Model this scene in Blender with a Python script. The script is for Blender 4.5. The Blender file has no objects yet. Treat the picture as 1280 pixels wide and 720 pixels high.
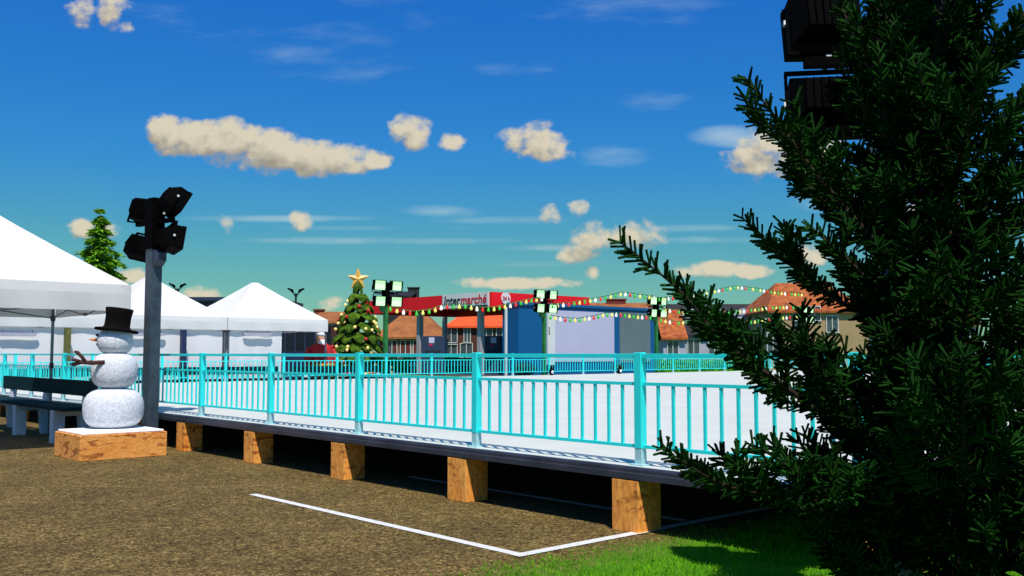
import bpy, bmesh, math, random
import numpy as np
from mathutils import Vector, Matrix
random.seed(11); rng = np.random.default_rng(5)
sc = bpy.context.scene
COL = sc.collection
R = math.radians
# ------------------------------------------------------------------ camera
EYE = 1.4; F = 1200.0; PITCH = math.atan(82/1200)
cam = bpy.data.objects.new('camera', bpy.data.cameras.new('camera')); COL.objects.link(cam)
cam.location = (0, 0, EYE); cam.rotation_euler = (math.pi/2 + PITCH, 0, 0)
cam.data.sensor_width = 36; cam.data.lens = F/1280*36; cam.data.clip_end = 3000; cam.data.clip_start = .05
sc.camera = cam
cP, sP = math.cos(PITCH), math.sin(PITCH)
def ray(px, py):
    u = (px-640)/F; v = (360-py)/F
    return (u, cP - v*sP, sP + v*cP)
def at(px, py, Y):                       # the point at forward distance Y
    d = ray(px, py); t = Y/d[1]
    return Vector((d[0]*t, Y, EYE + d[2]*t))
def on(px, py, z=0.0):                   # the point at height z
    d = ray(px, py); t = (z-EYE)/d[2]
    return Vector((d[0]*t, d[1]*t, z))
# town grid: a runs along the near fence (away to the left), b across the rink (away to the right)
AX, AY = math.cos(R(132)), math.sin(R(132)); BX, BY = AY, -AX
ANG_A = R(132); ANG_B = R(42)
def W(a, b, z=0.0): return Vector((a*AX + b*BX, a*AY + b*BY, z))
def xa(px, a):                           # b of the point on line a seen in column px
    k = (px-640)/F; Y = a/(AY + k*AX); X = k*Y
    return X*BX + Y*BY
def ya(px, a):
    k = (px-640)/F; return a/(AY + k*AX)
def za(px, py, a): return at(px, py, ya(px, a)).z
# ------------------------------------------------------------------ materials
def mat(name, col, rough=.7, var=0., vscale=6., bump=0., bscale=40., metal=0., spec=.4, col2=None, stretch=None, emit=None, estr=0., rnd=0., translucent=0., detail=6):
    m = bpy.data.materials.new(name); m.use_nodes = True
    nt = m.node_tree; b = nt.nodes['Principled BSDF']; L = nt.links.new
    b.inputs['Base Color'].default_value = (*col, 1); b.inputs['Roughness'].default_value = rough
    b.inputs['Metallic'].default_value = metal; b.inputs['Specular IOR Level'].default_value = spec
    tc = nt.nodes.new('ShaderNodeTexCoord'); vec = tc.outputs['Object']
    if stretch:
        mp = nt.nodes.new('ShaderNodeMapping'); mp.inputs['Scale'].default_value = stretch; L(vec, mp.inputs[0]); vec = mp.outputs[0]
    if var or col2:
        n = nt.nodes.new('ShaderNodeTexNoise'); n.inputs['Scale'].default_value = vscale; n.inputs['Detail'].default_value = detail; n.inputs['Roughness'].default_value = .6
        L(vec, n.inputs['Vector'])
        r = nt.nodes.new('ShaderNodeValToRGB'); r.color_ramp.elements[0].position = .32; r.color_ramp.elements[1].position = .68
        c2 = col2 or tuple(c*(1+var) for c in col); c1 = col if col2 else tuple(c*(1-var) for c in col)
        r.color_ramp.elements[0].color = (*c1, 1); r.color_ramp.elements[1].color = (*c2, 1)
        L(n.outputs['Fac'], r.inputs[0]); out = r.outputs[0]
        if rnd:
            oi = nt.nodes.new('ShaderNodeObjectInfo'); mr = nt.nodes.new('ShaderNodeMapRange'); mr.inputs[3].default_value = 1-rnd; mr.inputs[4].default_value = 1+rnd
            L(oi.outputs['Random'], mr.inputs[0])
            hv = nt.nodes.new('ShaderNodeHueSaturation'); L(mr.outputs[0], hv.inputs['Value']); L(out, hv.inputs['Color']); out = hv.outputs[0]
        L(out, b.inputs['Base Color'])
    if bump:
        n2 = nt.nodes.new('ShaderNodeTexNoise'); n2.inputs['Scale'].default_value = bscale; n2.inputs['Detail'].default_value = 5; L(vec, n2.inputs['Vector'])
        bm = nt.nodes.new('ShaderNodeBump'); bm.inputs['Strength'].default_value = bump; bm.inputs['Distance'].default_value = .02
        L(n2.outputs['Fac'], bm.inputs['Height']); L(bm.outputs[0], b.inputs['Normal'])
    if emit:
        b.inputs['Emission Color'].default_value = (*emit, 1); b.inputs['Emission Strength'].default_value = estr
    if translucent:
        t = nt.nodes.new('ShaderNodeBsdfTranslucent'); t.inputs[0].default_value = (*col, 1)
        mx = nt.nodes.new('ShaderNodeMixShader'); mx.inputs[0].default_value = translucent
        o = nt.nodes['Material Output']; L(b.outputs[0], mx.inputs[1]); L(t.outputs[0], mx.inputs[2]); L(mx.outputs[0], o.inputs[0])
    return m
def wood_mat(name, c1, c2, dark, zs):
    m = mat(name, c1, .75); nt = m.node_tree; b = nt.nodes['Principled BSDF']; L = nt.links.new
    tc = nt.nodes.new('ShaderNodeTexCoord'); oi = nt.nodes.new('ShaderNodeObjectInfo')
    sc_ = nt.nodes.new('ShaderNodeVectorMath'); sc_.operation = 'SCALE'; sc_.inputs[0].default_value = (31, 17, 23); L(oi.outputs['Random'], sc_.inputs['Scale'])
    ad = nt.nodes.new('ShaderNodeVectorMath'); L(tc.outputs['Object'], ad.inputs[0]); L(sc_.outputs[0], ad.inputs[1])
    def noise(scale, st, det=5, dist=0.):
        mp = nt.nodes.new('ShaderNodeMapping'); mp.inputs['Scale'].default_value = st; L(ad.outputs[0], mp.inputs[0])
        n = nt.nodes.new('ShaderNodeTexNoise'); n.inputs['Scale'].default_value = scale; n.inputs['Detail'].default_value = det; n.inputs['Distortion'].default_value = dist
        L(mp.outputs[0], n.inputs['Vector']); return n.outputs['Fac']
    def ramp(f, p0, p1, a, bb):
        r = nt.nodes.new('ShaderNodeValToRGB'); r.color_ramp.elements[0].position = p0; r.color_ramp.elements[1].position = p1
        r.color_ramp.elements[0].color = (*a, 1); r.color_ramp.elements[1].color = (*bb, 1); L(f, r.inputs[0]); return r.outputs[0]
    base = ramp(noise(6, (1, 1, zs), 6, .4), .3, .7, c1, c2)
    fib = ramp(noise(30, (1, 1, zs*1.4), 4), .38, .62, (.62, .55, .5), (1, 1, 1))
    crk = ramp(noise(7, (.55, .55, 1.5), 8, 1.2), .565, .625, (1, 1, 1), dark)
    m1 = nt.nodes.new('ShaderNodeMixRGB'); m1.blend_type = 'MULTIPLY'; m1.inputs[0].default_value = .8; L(base, m1.inputs[1]); L(fib, m1.inputs[2])
    m2 = nt.nodes.new('ShaderNodeMixRGB'); m2.blend_type = 'MULTIPLY'; m2.inputs[0].default_value = .75; L(m1.outputs[0], m2.inputs[1]); L(crk, m2.inputs[2])
    L(m2.outputs[0], b.inputs['Base Color'])
    bp = nt.nodes.new('ShaderNodeBump'); bp.inputs['Strength'].default_value = .35; bp.inputs['Distance'].default_value = .01; L(noise(30, (1, 1, zs*1.4), 4), bp.inputs['Height']); L(bp.outputs[0], b.inputs['Normal'])
    return m
M = {}
M['timber'] = wood_mat('timber', (.95, .34, .045), (1., .46, .09), (.30, .15, .07), .3)
M['crate'] = wood_mat('crate_timber', (.88, .33, .05), (.96, .45, .11), (.30, .15, .07), 3.2)
M['cyan'] = mat('cyan_paint', (.02, .76, .74), .45, .06, 3)
M['frost'] = mat('pale_foot', (.34, .58, .60), .6, .12, 20)
M['ice'] = mat('ice', (.575, .595, .53), .5, .05, 1.3, .06, 60, spec=.3)
M['rim'] = mat('rim_metal', (.058, .062, .088), .4, .3, 3, .05, 30, .55)
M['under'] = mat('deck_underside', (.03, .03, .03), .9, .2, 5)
M['white_fabric'] = mat('white_fabric', (.90, .90, .89), .85, .02, 2, .08, 9, translucent=.44)
M['wall_fabric'] = mat('wall_fabric', (.88, .87, .88), .85, .02, 2, .1, 3, translucent=.3)
M['tent_metal'] = mat('tent_metal', (.16, .17, .2), .4, .2, 8, metal=.6)
M['tent_dark'] = mat('tent_joint', (.02, .02, .025), .5, .2, 8)
M['pole'] = mat('pole_steel', (.035, .055, .075), .55, .35, 7, .1, 30)
M['greypole'] = mat('pale_pole_steel', (.17, .19, .21), .5, .25, 7, .1, 30)
M['green_lit_pole'] = mat('green_lit_steel', (.012, .14, .03), .5, .3, 5)  # green light falling on the far posts, put into their base colour
M['black'] = mat('black_plastic', (.0012, .0012, .0014), .85, .3, 9, spec=.04)
M['black_metal'] = mat('black_metal', (.008, .008, .009), .5, .3, 9, spec=.3)
M['bolt'] = mat('bolt_steel', (.6, .6, .6), .35, .1, 9)
M['lens'] = mat('lamp_lens', (.5, .75, .45), .3, .05, 9, emit=(.45, .85, .38), estr=.75)
M['lens_off'] = mat('lamp_lens_unlit', (.3, .35, .32), .2, .05, 9)
M['snow'] = mat('snow', (.62, .64, .68), .9, .22, 26, .5, 34, spec=.2)
M['snow_flat'] = mat('snow_cover', (.86, .86, .86), .9, .05, 12, .3, 40)
M['hat'] = mat('hat_felt', (.004, .0035, .0035), .9, .3, 20, spec=.06)
M['carrot'] = mat('carrot', (.75, .2, .02), .6, .25, 20)
M['twig'] = mat('twig_bark', (.06, .018, .012), .8, .4, 30, .4, 40)
M['coal'] = mat('coal', (.005, .005, .005), .7, .3, 30)
M['bench_slat'] = mat('bench_slat', (.004, .026, .032), .8, .3, 9, spec=.1)
M['concrete'] = mat('concrete', (.58, .58, .64), .8, .15, 9, .2, 50)
M['paint'] = mat('road_paint', (.63, .63, .61), .7, .16, 18, .2, 60)
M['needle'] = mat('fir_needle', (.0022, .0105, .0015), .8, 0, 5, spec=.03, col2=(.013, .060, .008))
M['bark'] = mat('fir_bark', (.026, .011, .007), .85, .5, 18, .6, 40)
M['spruce'] = mat('spruce_leaf', (.13, .34, .015), .8, 0, 2.5, spec=.1, col2=(.30, .60, .03), translucent=.3)
M['xmas_leaf'] = mat('cloth_leaf', (.003, .014, .004), .95, 0, 6, .2, 20, spec=.05, col2=(.085, .17, .012), rnd=.1)
M['gold'] = mat('gold_star', (.62, .36, .06), .4, .2, 6)
M['red_ball'] = mat('red_ball', (.42, .015, .012), .3, .1, 6)
M['b_yellow'] = mat('bulb_yellow', (.75, .7, .12), .3, .05, 6, emit=(.8, .75, .2), estr=.35)
M['b_white'] = mat('bulb_white', (.85, .85, .8), .3, .05, 6, emit=(1, .98, .85), estr=.5)
M['b_red'] = mat('bulb_red', (.62, .02, .012), .3, .05, 6, emit=(.8, .03, .02), estr=.25)
M['b_green'] = mat('bulb_green', (.03, .42, .03), .3, .05, 6, emit=(.06, .7, .06), estr=.2)
M['warm'] = mat('warm_bulb', (.8, .6, .2), .3, .05, 6, emit=(1, .72, .25), estr=.35)
M['wire'] = mat('green_wire', (.015, .12, .02), .6, .2, 9)
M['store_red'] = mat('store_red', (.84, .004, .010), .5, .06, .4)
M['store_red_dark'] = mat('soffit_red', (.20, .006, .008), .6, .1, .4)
M['store_blue'] = mat('store_blue', (.003, .095, .27), .5, .08, .3)
M['store_white'] = mat('store_white', (.70, .70, .70), .5, .05, .5)
M['lavender'] = mat('lavender_panel', (.50, .49, .66), .5, .05, .3)
M['grey_panel'] = mat('grey_panel', (.14, .19, .21), .35, .2, .2)
M['col_grey'] = mat('column_grey', (.38, .37, .38), .6, .1, 1)
M['navy'] = mat('navy_paint', (.02, .035, .075), .5, .15, .6)
M['navy_dark'] = mat('dark_glass', (.008, .012, .018), .25, .4, .4)
M['ink'] = mat('black_ink', (.012, .01, .02), .6, .1, 3)
M['ink_red'] = mat('red_ink', (.55, .01, .02), .6, .1, 3)
M['tile_brown'] = mat('brown_roof_tile', (.20, .065, .015), .8, 0, 1.2, .5, 5, col2=(.34, .12, .03))
M['tile_orange'] = mat('orange_roof_tile', (.80, .085, .012), .7, .12, 1.5, .3, 6)
M['tile_rust'] = mat('rust_roof_tile', (.17, .028, .006), .85, 0, 2.6, .6, 5, col2=(.46, .13, .024))
M['tile_dark'] = mat('slate_roof', (.012, .012, .015), .7, .35, 1.5, .4, 6)
M['brick'] = mat('brown_brick', (.085, .024, .012), .85, .3, 2.5, .3, 20)
M['render_tan'] = mat('tan_render', (.34, .24, .12), .9, .12, .6, .2, 10)
M['render_beige'] = mat('beige_render', (.28, .23, .15), .9, .12, .6, .2, 10)
M['render_white'] = mat('white_render', (.36, .36, .45), .9, .1, .6, .2, 10)
M['dark_wall'] = mat('dark_wall', (.012, .018, .017), .7, .3, .5)
M['chimney'] = mat('chimney_brick', (.16, .03, .018), .9, .2, 4)
M['win_frame'] = mat('window_frame', (.55, .55, .52), .6, .08, 4)
M['glass'] = mat('window_glass', (.05, .07, .08), .12, .3, 1.5, spec=.6)
M['shutter'] = mat('red_shutter', (.13, .015, .012), .7, .2, 4)
M['red_cloth'] = mat('red_cloth', (.40, .012, .014), .8, .2, 5, .2, 12)
M['pink_cloth'] = mat('magenta_cloth', (.45, .01, .09), .8, .15, 5)
M['yellow'] = mat('yellow_cloth', (.62, .42, .05), .8, .15, 5)
M['skin'] = mat('skin', (.62, .32, .2), .7, .1, 5)
M['gift_blue'] = mat('gift_blue', (.015, .05, .4), .5, .15, 5)
M['gift_green'] = mat('gift_green', (.05, .3, .02), .5, .15, 5)
M['ribbon'] = mat('yellow_ribbon', (.7, .62, .05), .5, .1, 5)
M['white_plastic'] = mat('white_plastic', (.72, .72, .76), .4, .05, 5)
M['strip'] = mat('window_flap_grey', (.36, .36, .42), .5, .08, 5)
M['shrub'] = mat('dark_shrub_leaf', (.008, .02, .012), .8, 0, 5, col2=(.02, .05, .03))
M['post_navy'] = mat('navy_post', (.012, .02, .07), .5, .2, 4)
M['post_olive'] = mat('olive_post', (.06, .07, .015), .7, 0, 6, col2=(.16, .15, .03))
# ------------------------------------------------------------------ mesh helpers
class MB:
    def __init__(s): s.v = []; s.f = []
    def add(s, vs, fs):
        o = len(s.v); s.v += [tuple(v) for v in vs]; s.f += [tuple(i+o for i in f) for f in fs]
    def box(s, c, d, rz=0., taper=1.):
        hx, hy, hz = d[0]/2, d[1]/2, d[2]/2; cz, sz = math.cos(rz), math.sin(rz); vs = []
        for z, k in ((-hz, 1.), (hz, taper)):
            for x, y in ((-hx, -hy), (hx, -hy), (hx, hy), (-hx, hy)):
                x *= k; y *= k; vs.append((c[0]+x*cz-y*sz, c[1]+x*sz+y*cz, c[2]+z))
        s.add(vs, [(3, 2, 1, 0), (4, 5, 6, 7), (0, 1, 5, 4), (1, 2, 6, 5), (2, 3, 7, 6), (3, 0, 4, 7)])
    def prism(s, poly, h, org, ex, ey, ez):        # polygon in the ex-ey plane, extruded by h along ez
        org, ex, ey, ez = Vector(org), Vector(ex), Vector(ey), Vector(ez); n = len(poly)
        lo = [org+ex*p[0]+ey*p[1] for p in poly]; hi = [q+ez*h for q in lo]
        s.add(lo+hi, [tuple(range(n-1, -1, -1)), tuple(range(n, 2*n))]+[(i, (i+1) % n, (i+1) % n+n, i+n) for i in range(n)])
    def tube(s, pts, rad, n=8, cap=True):
        pts = [Vector(p) for p in pts]; rads = rad if isinstance(rad, (list, tuple)) else [rad]*len(pts); rings = []
        for i, p in enumerate(pts):
            t = (pts[min(i+1, len(pts)-1)]-pts[max(i-1, 0)]).normalized()
            x = t.cross(Vector((0, 0, 1)) if abs(t.z) < .9 else Vector((1, 0, 0))).normalized(); y = t.cross(x)
            rings.append([p+(x*math.cos(2*math.pi*k/n)+y*math.sin(2*math.pi*k/n))*rads[i] for k in range(n)])
        fs = []
        for i in range(len(pts)-1):
            for k in range(n): fs.append((i*n+k, i*n+(k+1) % n, (i+1)*n+(k+1) % n, (i+1)*n+k))
        if cap: fs += [tuple(range(n-1, -1, -1)), tuple(range((len(pts)-1)*n, len(pts)*n))]
        s.add([v for r in rings for v in r], fs)
    def lathe(s, prof, c=(0, 0, 0), n=24, tilt=None):   # prof: (radius, z)
        vs = []; fs = []; Mx = tilt or Matrix.Identity(3)
        for r, z in prof:
            for k in range(n):
                vs.append(Vector(c)+Mx @ Vector((max(r, 1e-4)*math.cos(2*math.pi*k/n), max(r, 1e-4)*math.sin(2*math.pi*k/n), z)))
        for i in range(len(prof)-1):
            for k in range(n): fs.append((i*n+k, i*n+(k+1) % n, (i+1)*n+(k+1) % n, (i+1)*n+k))
        fs += [tuple(range(n-1, -1, -1)), tuple(range((len(prof)-1)*n, len(prof)*n))]
        s.add(vs, fs)
    def ball(s, c, r, n=16, m=10, sz=1., lump=0.):
        prof = [(r*math.sin(math.pi*i/m), -r*sz*math.cos(math.pi*i/m)) for i in range(m+1)]
        o = len(s.v); s.lathe(prof, c, n)
        if lump:
            for i in range(o, len(s.v)):
                d = Vector(s.v[i])-Vector(c); k = 1+lump*(math.sin(d.x*9+1)*math.cos(d.y*8)+math.sin(d.z*11+d.x*4))*.5
                s.v[i] = tuple(Vector(c)+d*k)
    def build(s, name, m, parent=None, smooth=False, bevel=0.):
        me = bpy.data.meshes.new(name); me.from_pydata(s.v, [], s.f); me.update()
        me.materials.append(m if not isinstance(m, str) else M[m])
        if smooth: me.polygons.foreach_set('use_smooth', [True]*len(me.polygons))
        o = bpy.data.objects.new(name, me); COL.objects.link(o)
        if parent: o.parent = parent
        if bevel:
            bv = o.modifiers.new('bevel', 'BEVEL'); bv.width = bevel; bv.segments = 2; bv.limit_method = 'ANGLE'
        return o
def tag(o, label=None, cat=None, group=None, kind=None):
    for k, v in (('label', label), ('category', cat), ('group', group), ('kind', kind)):
        if v: o[k] = v
    return o
def thing(name, label, cat, loc=(0, 0, 0), rz=0., group=None, scale=1.):
    o = bpy.data.objects.new(name, None); COL.objects.link(o); o.empty_display_size = .2
    o.location = loc; o.rotation_euler = (0, 0, rz); o.scale = (scale,)*3
    return tag(o, label, cat, group)
def copy_tree(o, parent=None):
    c = o.copy(); COL.objects.link(c)
    if parent: c.parent = parent
    for ch in list(o.children): copy_tree(ch, c)
    return c
def share(src, parent, loc=None, rz=None):           # a part that shares another part's mesh
    c = src.copy(); COL.objects.link(c); c.parent = parent
    if loc is not None: c.location = loc
    if rz is not None: c.rotation_euler = (0, 0, rz)
    return c
def text_mesh(name, body, size, m, parent, loc, rot, shear=0., bold=0., sx=1., depth=.01):
    cu = bpy.data.curves.new(name, 'FONT'); cu.body = body; cu.size = size; cu.shear = shear; cu.offset = bold; cu.extrude = depth
    cu.align_x = 'LEFT'; cu.resolution_u = 3
    t = bpy.data.objects.new('tmp', cu); COL.objects.link(t)
    dg = bpy.context.evaluated_depsgraph_get(); me = bpy.data.meshes.new_from_object(t.evaluated_get(dg))
    bpy.data.objects.remove(t); me.materials.clear(); me.materials.append(M[m])
    w = max((v.co.x for v in me.vertices), default=0)*sx
    o = bpy.data.objects.new(name, me); COL.objects.link(o); o.parent = parent
    o.location = loc; o.rotation_euler = rot; o.scale = (sx, 1, 1)
    return o, w
# ------------------------------------------------------------------ sky and sun
SUN_AZ, SUN_EL = 282, 61
sd = Vector((math.cos(R(SUN_AZ))*math.cos(R(SUN_EL)), math.sin(R(SUN_AZ))*math.cos(R(SUN_EL)), math.sin(R(SUN_EL))))
sl = bpy.data.lights.new('sun', 'SUN'); sl.energy = 5; sl.angle = R(.5); sl.color = (1, .94, .85)
so = bpy.data.objects.new('sun', sl); COL.objects.link(so); so.rotation_euler = sd.to_track_quat('Z', 'Y').to_euler()
wd = bpy.data.worlds.new('World'); sc.world = wd; wd.use_nodes = True
nt = wd.node_tree; bg = nt.nodes['Background']; bg.inputs[1].default_value = .1
sky = nt.nodes.new('ShaderNodeTexSky'); sky.sky_type = 'NISHITA'; sky.sun_disc = False
sky.sun_elevation = R(SUN_EL); sky.sun_rotation = R(90-SUN_AZ) % (2*math.pi); sky.air_density = 1; sky.dust_density = .3; sky.ozone_density = 3
class G:                                              # small expression builder for node trees
    def __init__(s, t): s.t = t
    def m(s, op, a, b=None, c=None, clamp=False):
        n = s.t.nodes.new('ShaderNodeMath'); n.operation = op; n.use_clamp = clamp
        for i, x in enumerate((a, b, c)):
            if x is None: continue
            if hasattr(x, 'links'): s.t.links.new(x, n.inputs[i])
            else: n.inputs[i].default_value = x
        return n.outputs[0]
    def v(s, op, a, b=None, out=0):
        n = s.t.nodes.new('ShaderNodeVectorMath'); n.operation = op
        for i, x in enumerate((a, b)):
            if x is None: continue
            if hasattr(x, 'links'): s.t.links.new(x, n.inputs[i])
            else: n.inputs[i].default_value = x
        return n.outputs[out]
    def noise(s, vec, scale, det, rough=.55, dist=0.):
        n = s.t.nodes.new('ShaderNodeTexNoise'); n.inputs['Scale'].default_value = scale; n.inputs['Detail'].default_value = det
        n.inputs['Roughness'].default_value = rough; n.inputs['Distortion'].default_value = dist; s.t.links.new(vec, n.inputs['Vector']); return n.outputs['Fac']
    def smooth(s, x, lo, hi, a=0., b=1.):
        n = s.t.nodes.new('ShaderNodeMapRange'); n.interpolation_type = 'SMOOTHSTEP'; n.inputs[1].default_value = lo; n.inputs[2].default_value = hi; n.inputs[3].default_value = a; n.inputs[4].default_value = b
        s.t.links.new(x, n.inputs[0]); return n.outputs[0]
    def mix(s, f, a, b, mode='MIX'):
        n = s.t.nodes.new('ShaderNodeMixRGB'); n.blend_type = mode
        for i, x in enumerate((f, a, b)):
            if hasattr(x, 'links'): s.t.links.new(x, n.inputs[i])
            elif i == 0: n.inputs[0].default_value = x
            else: n.inputs[i].default_value = (*x, 1)
        return n.outputs[0]
def uv(px, py):
    d = ray(px, py); return d[0]/d[1], d[2]/d[1]
CUM = [(206, 164, 25, 22, 1), (238, 172, 48, 27, 1.1), (285, 178, 58, 30, 1.15), (335, 190, 52, 30, 1.15), (385, 197, 52, 27, 1.1), (430, 198, 45, 23, 1.05), (468, 200, 24, 15, 1),
       (516, 168, 21, 20, 1), (497, 156, 10, 12, .6), (565, 177, 16, 11, 1), (675, 178, 32, 22, 1), (643, 180, 20, 17, .8), (668, 190, 44, 10, .7),
       (776, 293, 46, 18, 1), (745, 300, 24, 13, 1), (720, 318, 24, 10, 1), (686, 270, 14, 12, .8), (722, 261, 11, 10, .6), (741, 341, 9, 8, .8),
       (900, 338, 70, 12, 1), (645, 354, 84, 9, 1), (375, 275, 15, 12, .9), (281, 281, 8, 8, .5), (966, 192, 46, 28, 1), (1010, 190, 40, 30, 1),
       (97, 10, 17, 18, .8), (142, 10, 18, 22, .8), (104, 26, 11, 10, .5), (152, 32, 14, 9, .5), (1165, 262, 30, 18, 1), (103, 285, 14, 12, .9), (140, 287, 12, 9, .7),
       (163, 346, 22, 9, .9), (247, 368, 24, 8, .8), (418, 379, 18, 9, .8), (1010, 318, 30, 12, .8), (-150, 240, 90, 22, 1), (1420, 230, 80, 26, 1), (1560, 320, 120, 14, 1)]
CIR = [(915, 172, 62, 17, .75), (560, 264, 62, 10, .5), (350, 273, 150, 5, .42), (480, 301, 210, 6, .45), (690, 310, 90, 5, .4), (620, 275, 120, 6, .35), (810, 126, 60, 14, .3),
       (770, 195, 62, 17, .45), (430, 60, 150, 50, .12), (640, 80, 80, 26, .14), (800, 10, 130, 26, .16), (215, 22, 90, 18, .14), (850, 285, 90, 6, .4), (1040, 250, 60, 16, .5),
       (470, 285, 120, 4, .25), (760, 330, 200, 5, .2), (870, 300, 90, 5, .3)]
def blob_group(name, blobs, nscale, amp, stretch):
    g = bpy.data.node_groups.new(name, 'ShaderNodeTree')
    g.interface.new_socket('P', in_out='INPUT', socket_type='NodeSocketVector'); g.interface.new_socket('D', in_out='OUTPUT', socket_type='NodeSocketFloat')
    gi = g.nodes.new('NodeGroupInput'); go = g.nodes.new('NodeGroupOutput'); e = G(g); p = gi.outputs[0]
    ns = e.v('MULTIPLY', p, stretch)
    wob = e.noise(ns, nscale*.34, 2); n1 = e.noise(ns, nscale, 5, .56)
    f = None
    for (x, y, rx, ry, st) in blobs:
        if amp > .9 and rx < 50 and not (195 < x < 480 and y < 210): rx *= 1.2; ry *= 1.18; st *= .74   # small clouds: loose, shaped by the noise
        cx, cy = uv(x, y)
        q = e.v('MULTIPLY', e.v('SUBTRACT', p, (cx, cy, 0)), (F/rx, F/ry, 0))
        d = e.m('MULTIPLY_ADD', e.v('DOT_PRODUCT', q, q, 1), -st, st)
        f = d if f is None else e.m('SMOOTH_MAX', f, d, .15) if amp > .9 else e.m('MAXIMUM', f, d)
    f = e.m('ADD', f, e.m('MULTIPLY_ADD', n1, amp, -.5*amp)); f = e.m('ADD', f, e.m('MULTIPLY_ADD', wob, amp, -.5*amp))
    g.links.new(f, go.inputs[0]); return g
e = G(nt)
tc = nt.nodes.new('ShaderNodeTexCoord'); sep = nt.nodes.new('ShaderNodeSeparateXYZ'); nt.links.new(tc.outputs['Generated'], sep.inputs[0])
yy = e.m('MAXIMUM', sep.outputs[1], .02)
cmb = nt.nodes.new('ShaderNodeCombineXYZ'); nt.links.new(e.m('DIVIDE', sep.outputs[0], yy), cmb.inputs[0]); nt.links.new(e.m('DIVIDE', sep.outputs[2], yy), cmb.inputs[1])
pv = cmb.outputs[0]
rp = nt.nodes.new('ShaderNodeValToRGB'); els = rp.color_ramp.elements
stops = [(.0, (.36, .66, .54)), (.031, (.34, .655, .54)), (.072, (.29, .645, .58)), (.114, (.235, .65, .68)), (.194, (.145, .64, .99)), (.342, (.098, .615, 1.27)), (.7, (.2, .62, 1.2))]
els[0].position, els[0].color = stops[0][0], (*stops[0][1], 1); els[1].position, els[1].color = stops[-1][0], (*stops[-1][1], 1)
for p_, c_ in stops[1:-1]:
    x_ = els.new(p_); x_.color = (*c_, 1)
nt.links.new(sep.outputs[2], rp.inputs[0])
skyc = e.mix(1., sky.outputs[0], rp.outputs[0], 'MULTIPLY')
gc = blob_group('cirrus_field', CIR, 13, .88, (1, 4, 1)); gk = blob_group('cumulus_field', CUM, 66, 1.75, (1, 1.2, 1))
def use(g, vec):
    n = nt.nodes.new('ShaderNodeGroup'); n.node_tree = g; nt.links.new(vec, n.inputs[0]); return n.outputs[0]
ci = e.m('MULTIPLY', e.smooth(use(gc, pv), 0., .9), .62)
skyc = e.mix(ci, skyc, (4.6, 6.1, 6.6))
d0 = use(gk, pv); d1 = use(gk, e.v('ADD', pv, (.006, .016, 0)))
shade = e.smooth(e.m('SUBTRACT', d0, e.m('MULTIPLY', d1, 1.0)), -.75, .8)
lit = e.mix(shade, (3.3, 2.95, 2.25), (6.6, 5.95, 4.45))
ca = e.smooth(d0, -.1, .72)
front = e.m('GREATER_THAN', sep.outputs[1], .03)
skyc = e.mix(e.m('MULTIPLY', e.m('MULTIPLY', ca, .96), front), skyc, lit)
nt.links.new(skyc, bg.inputs[0])
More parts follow.
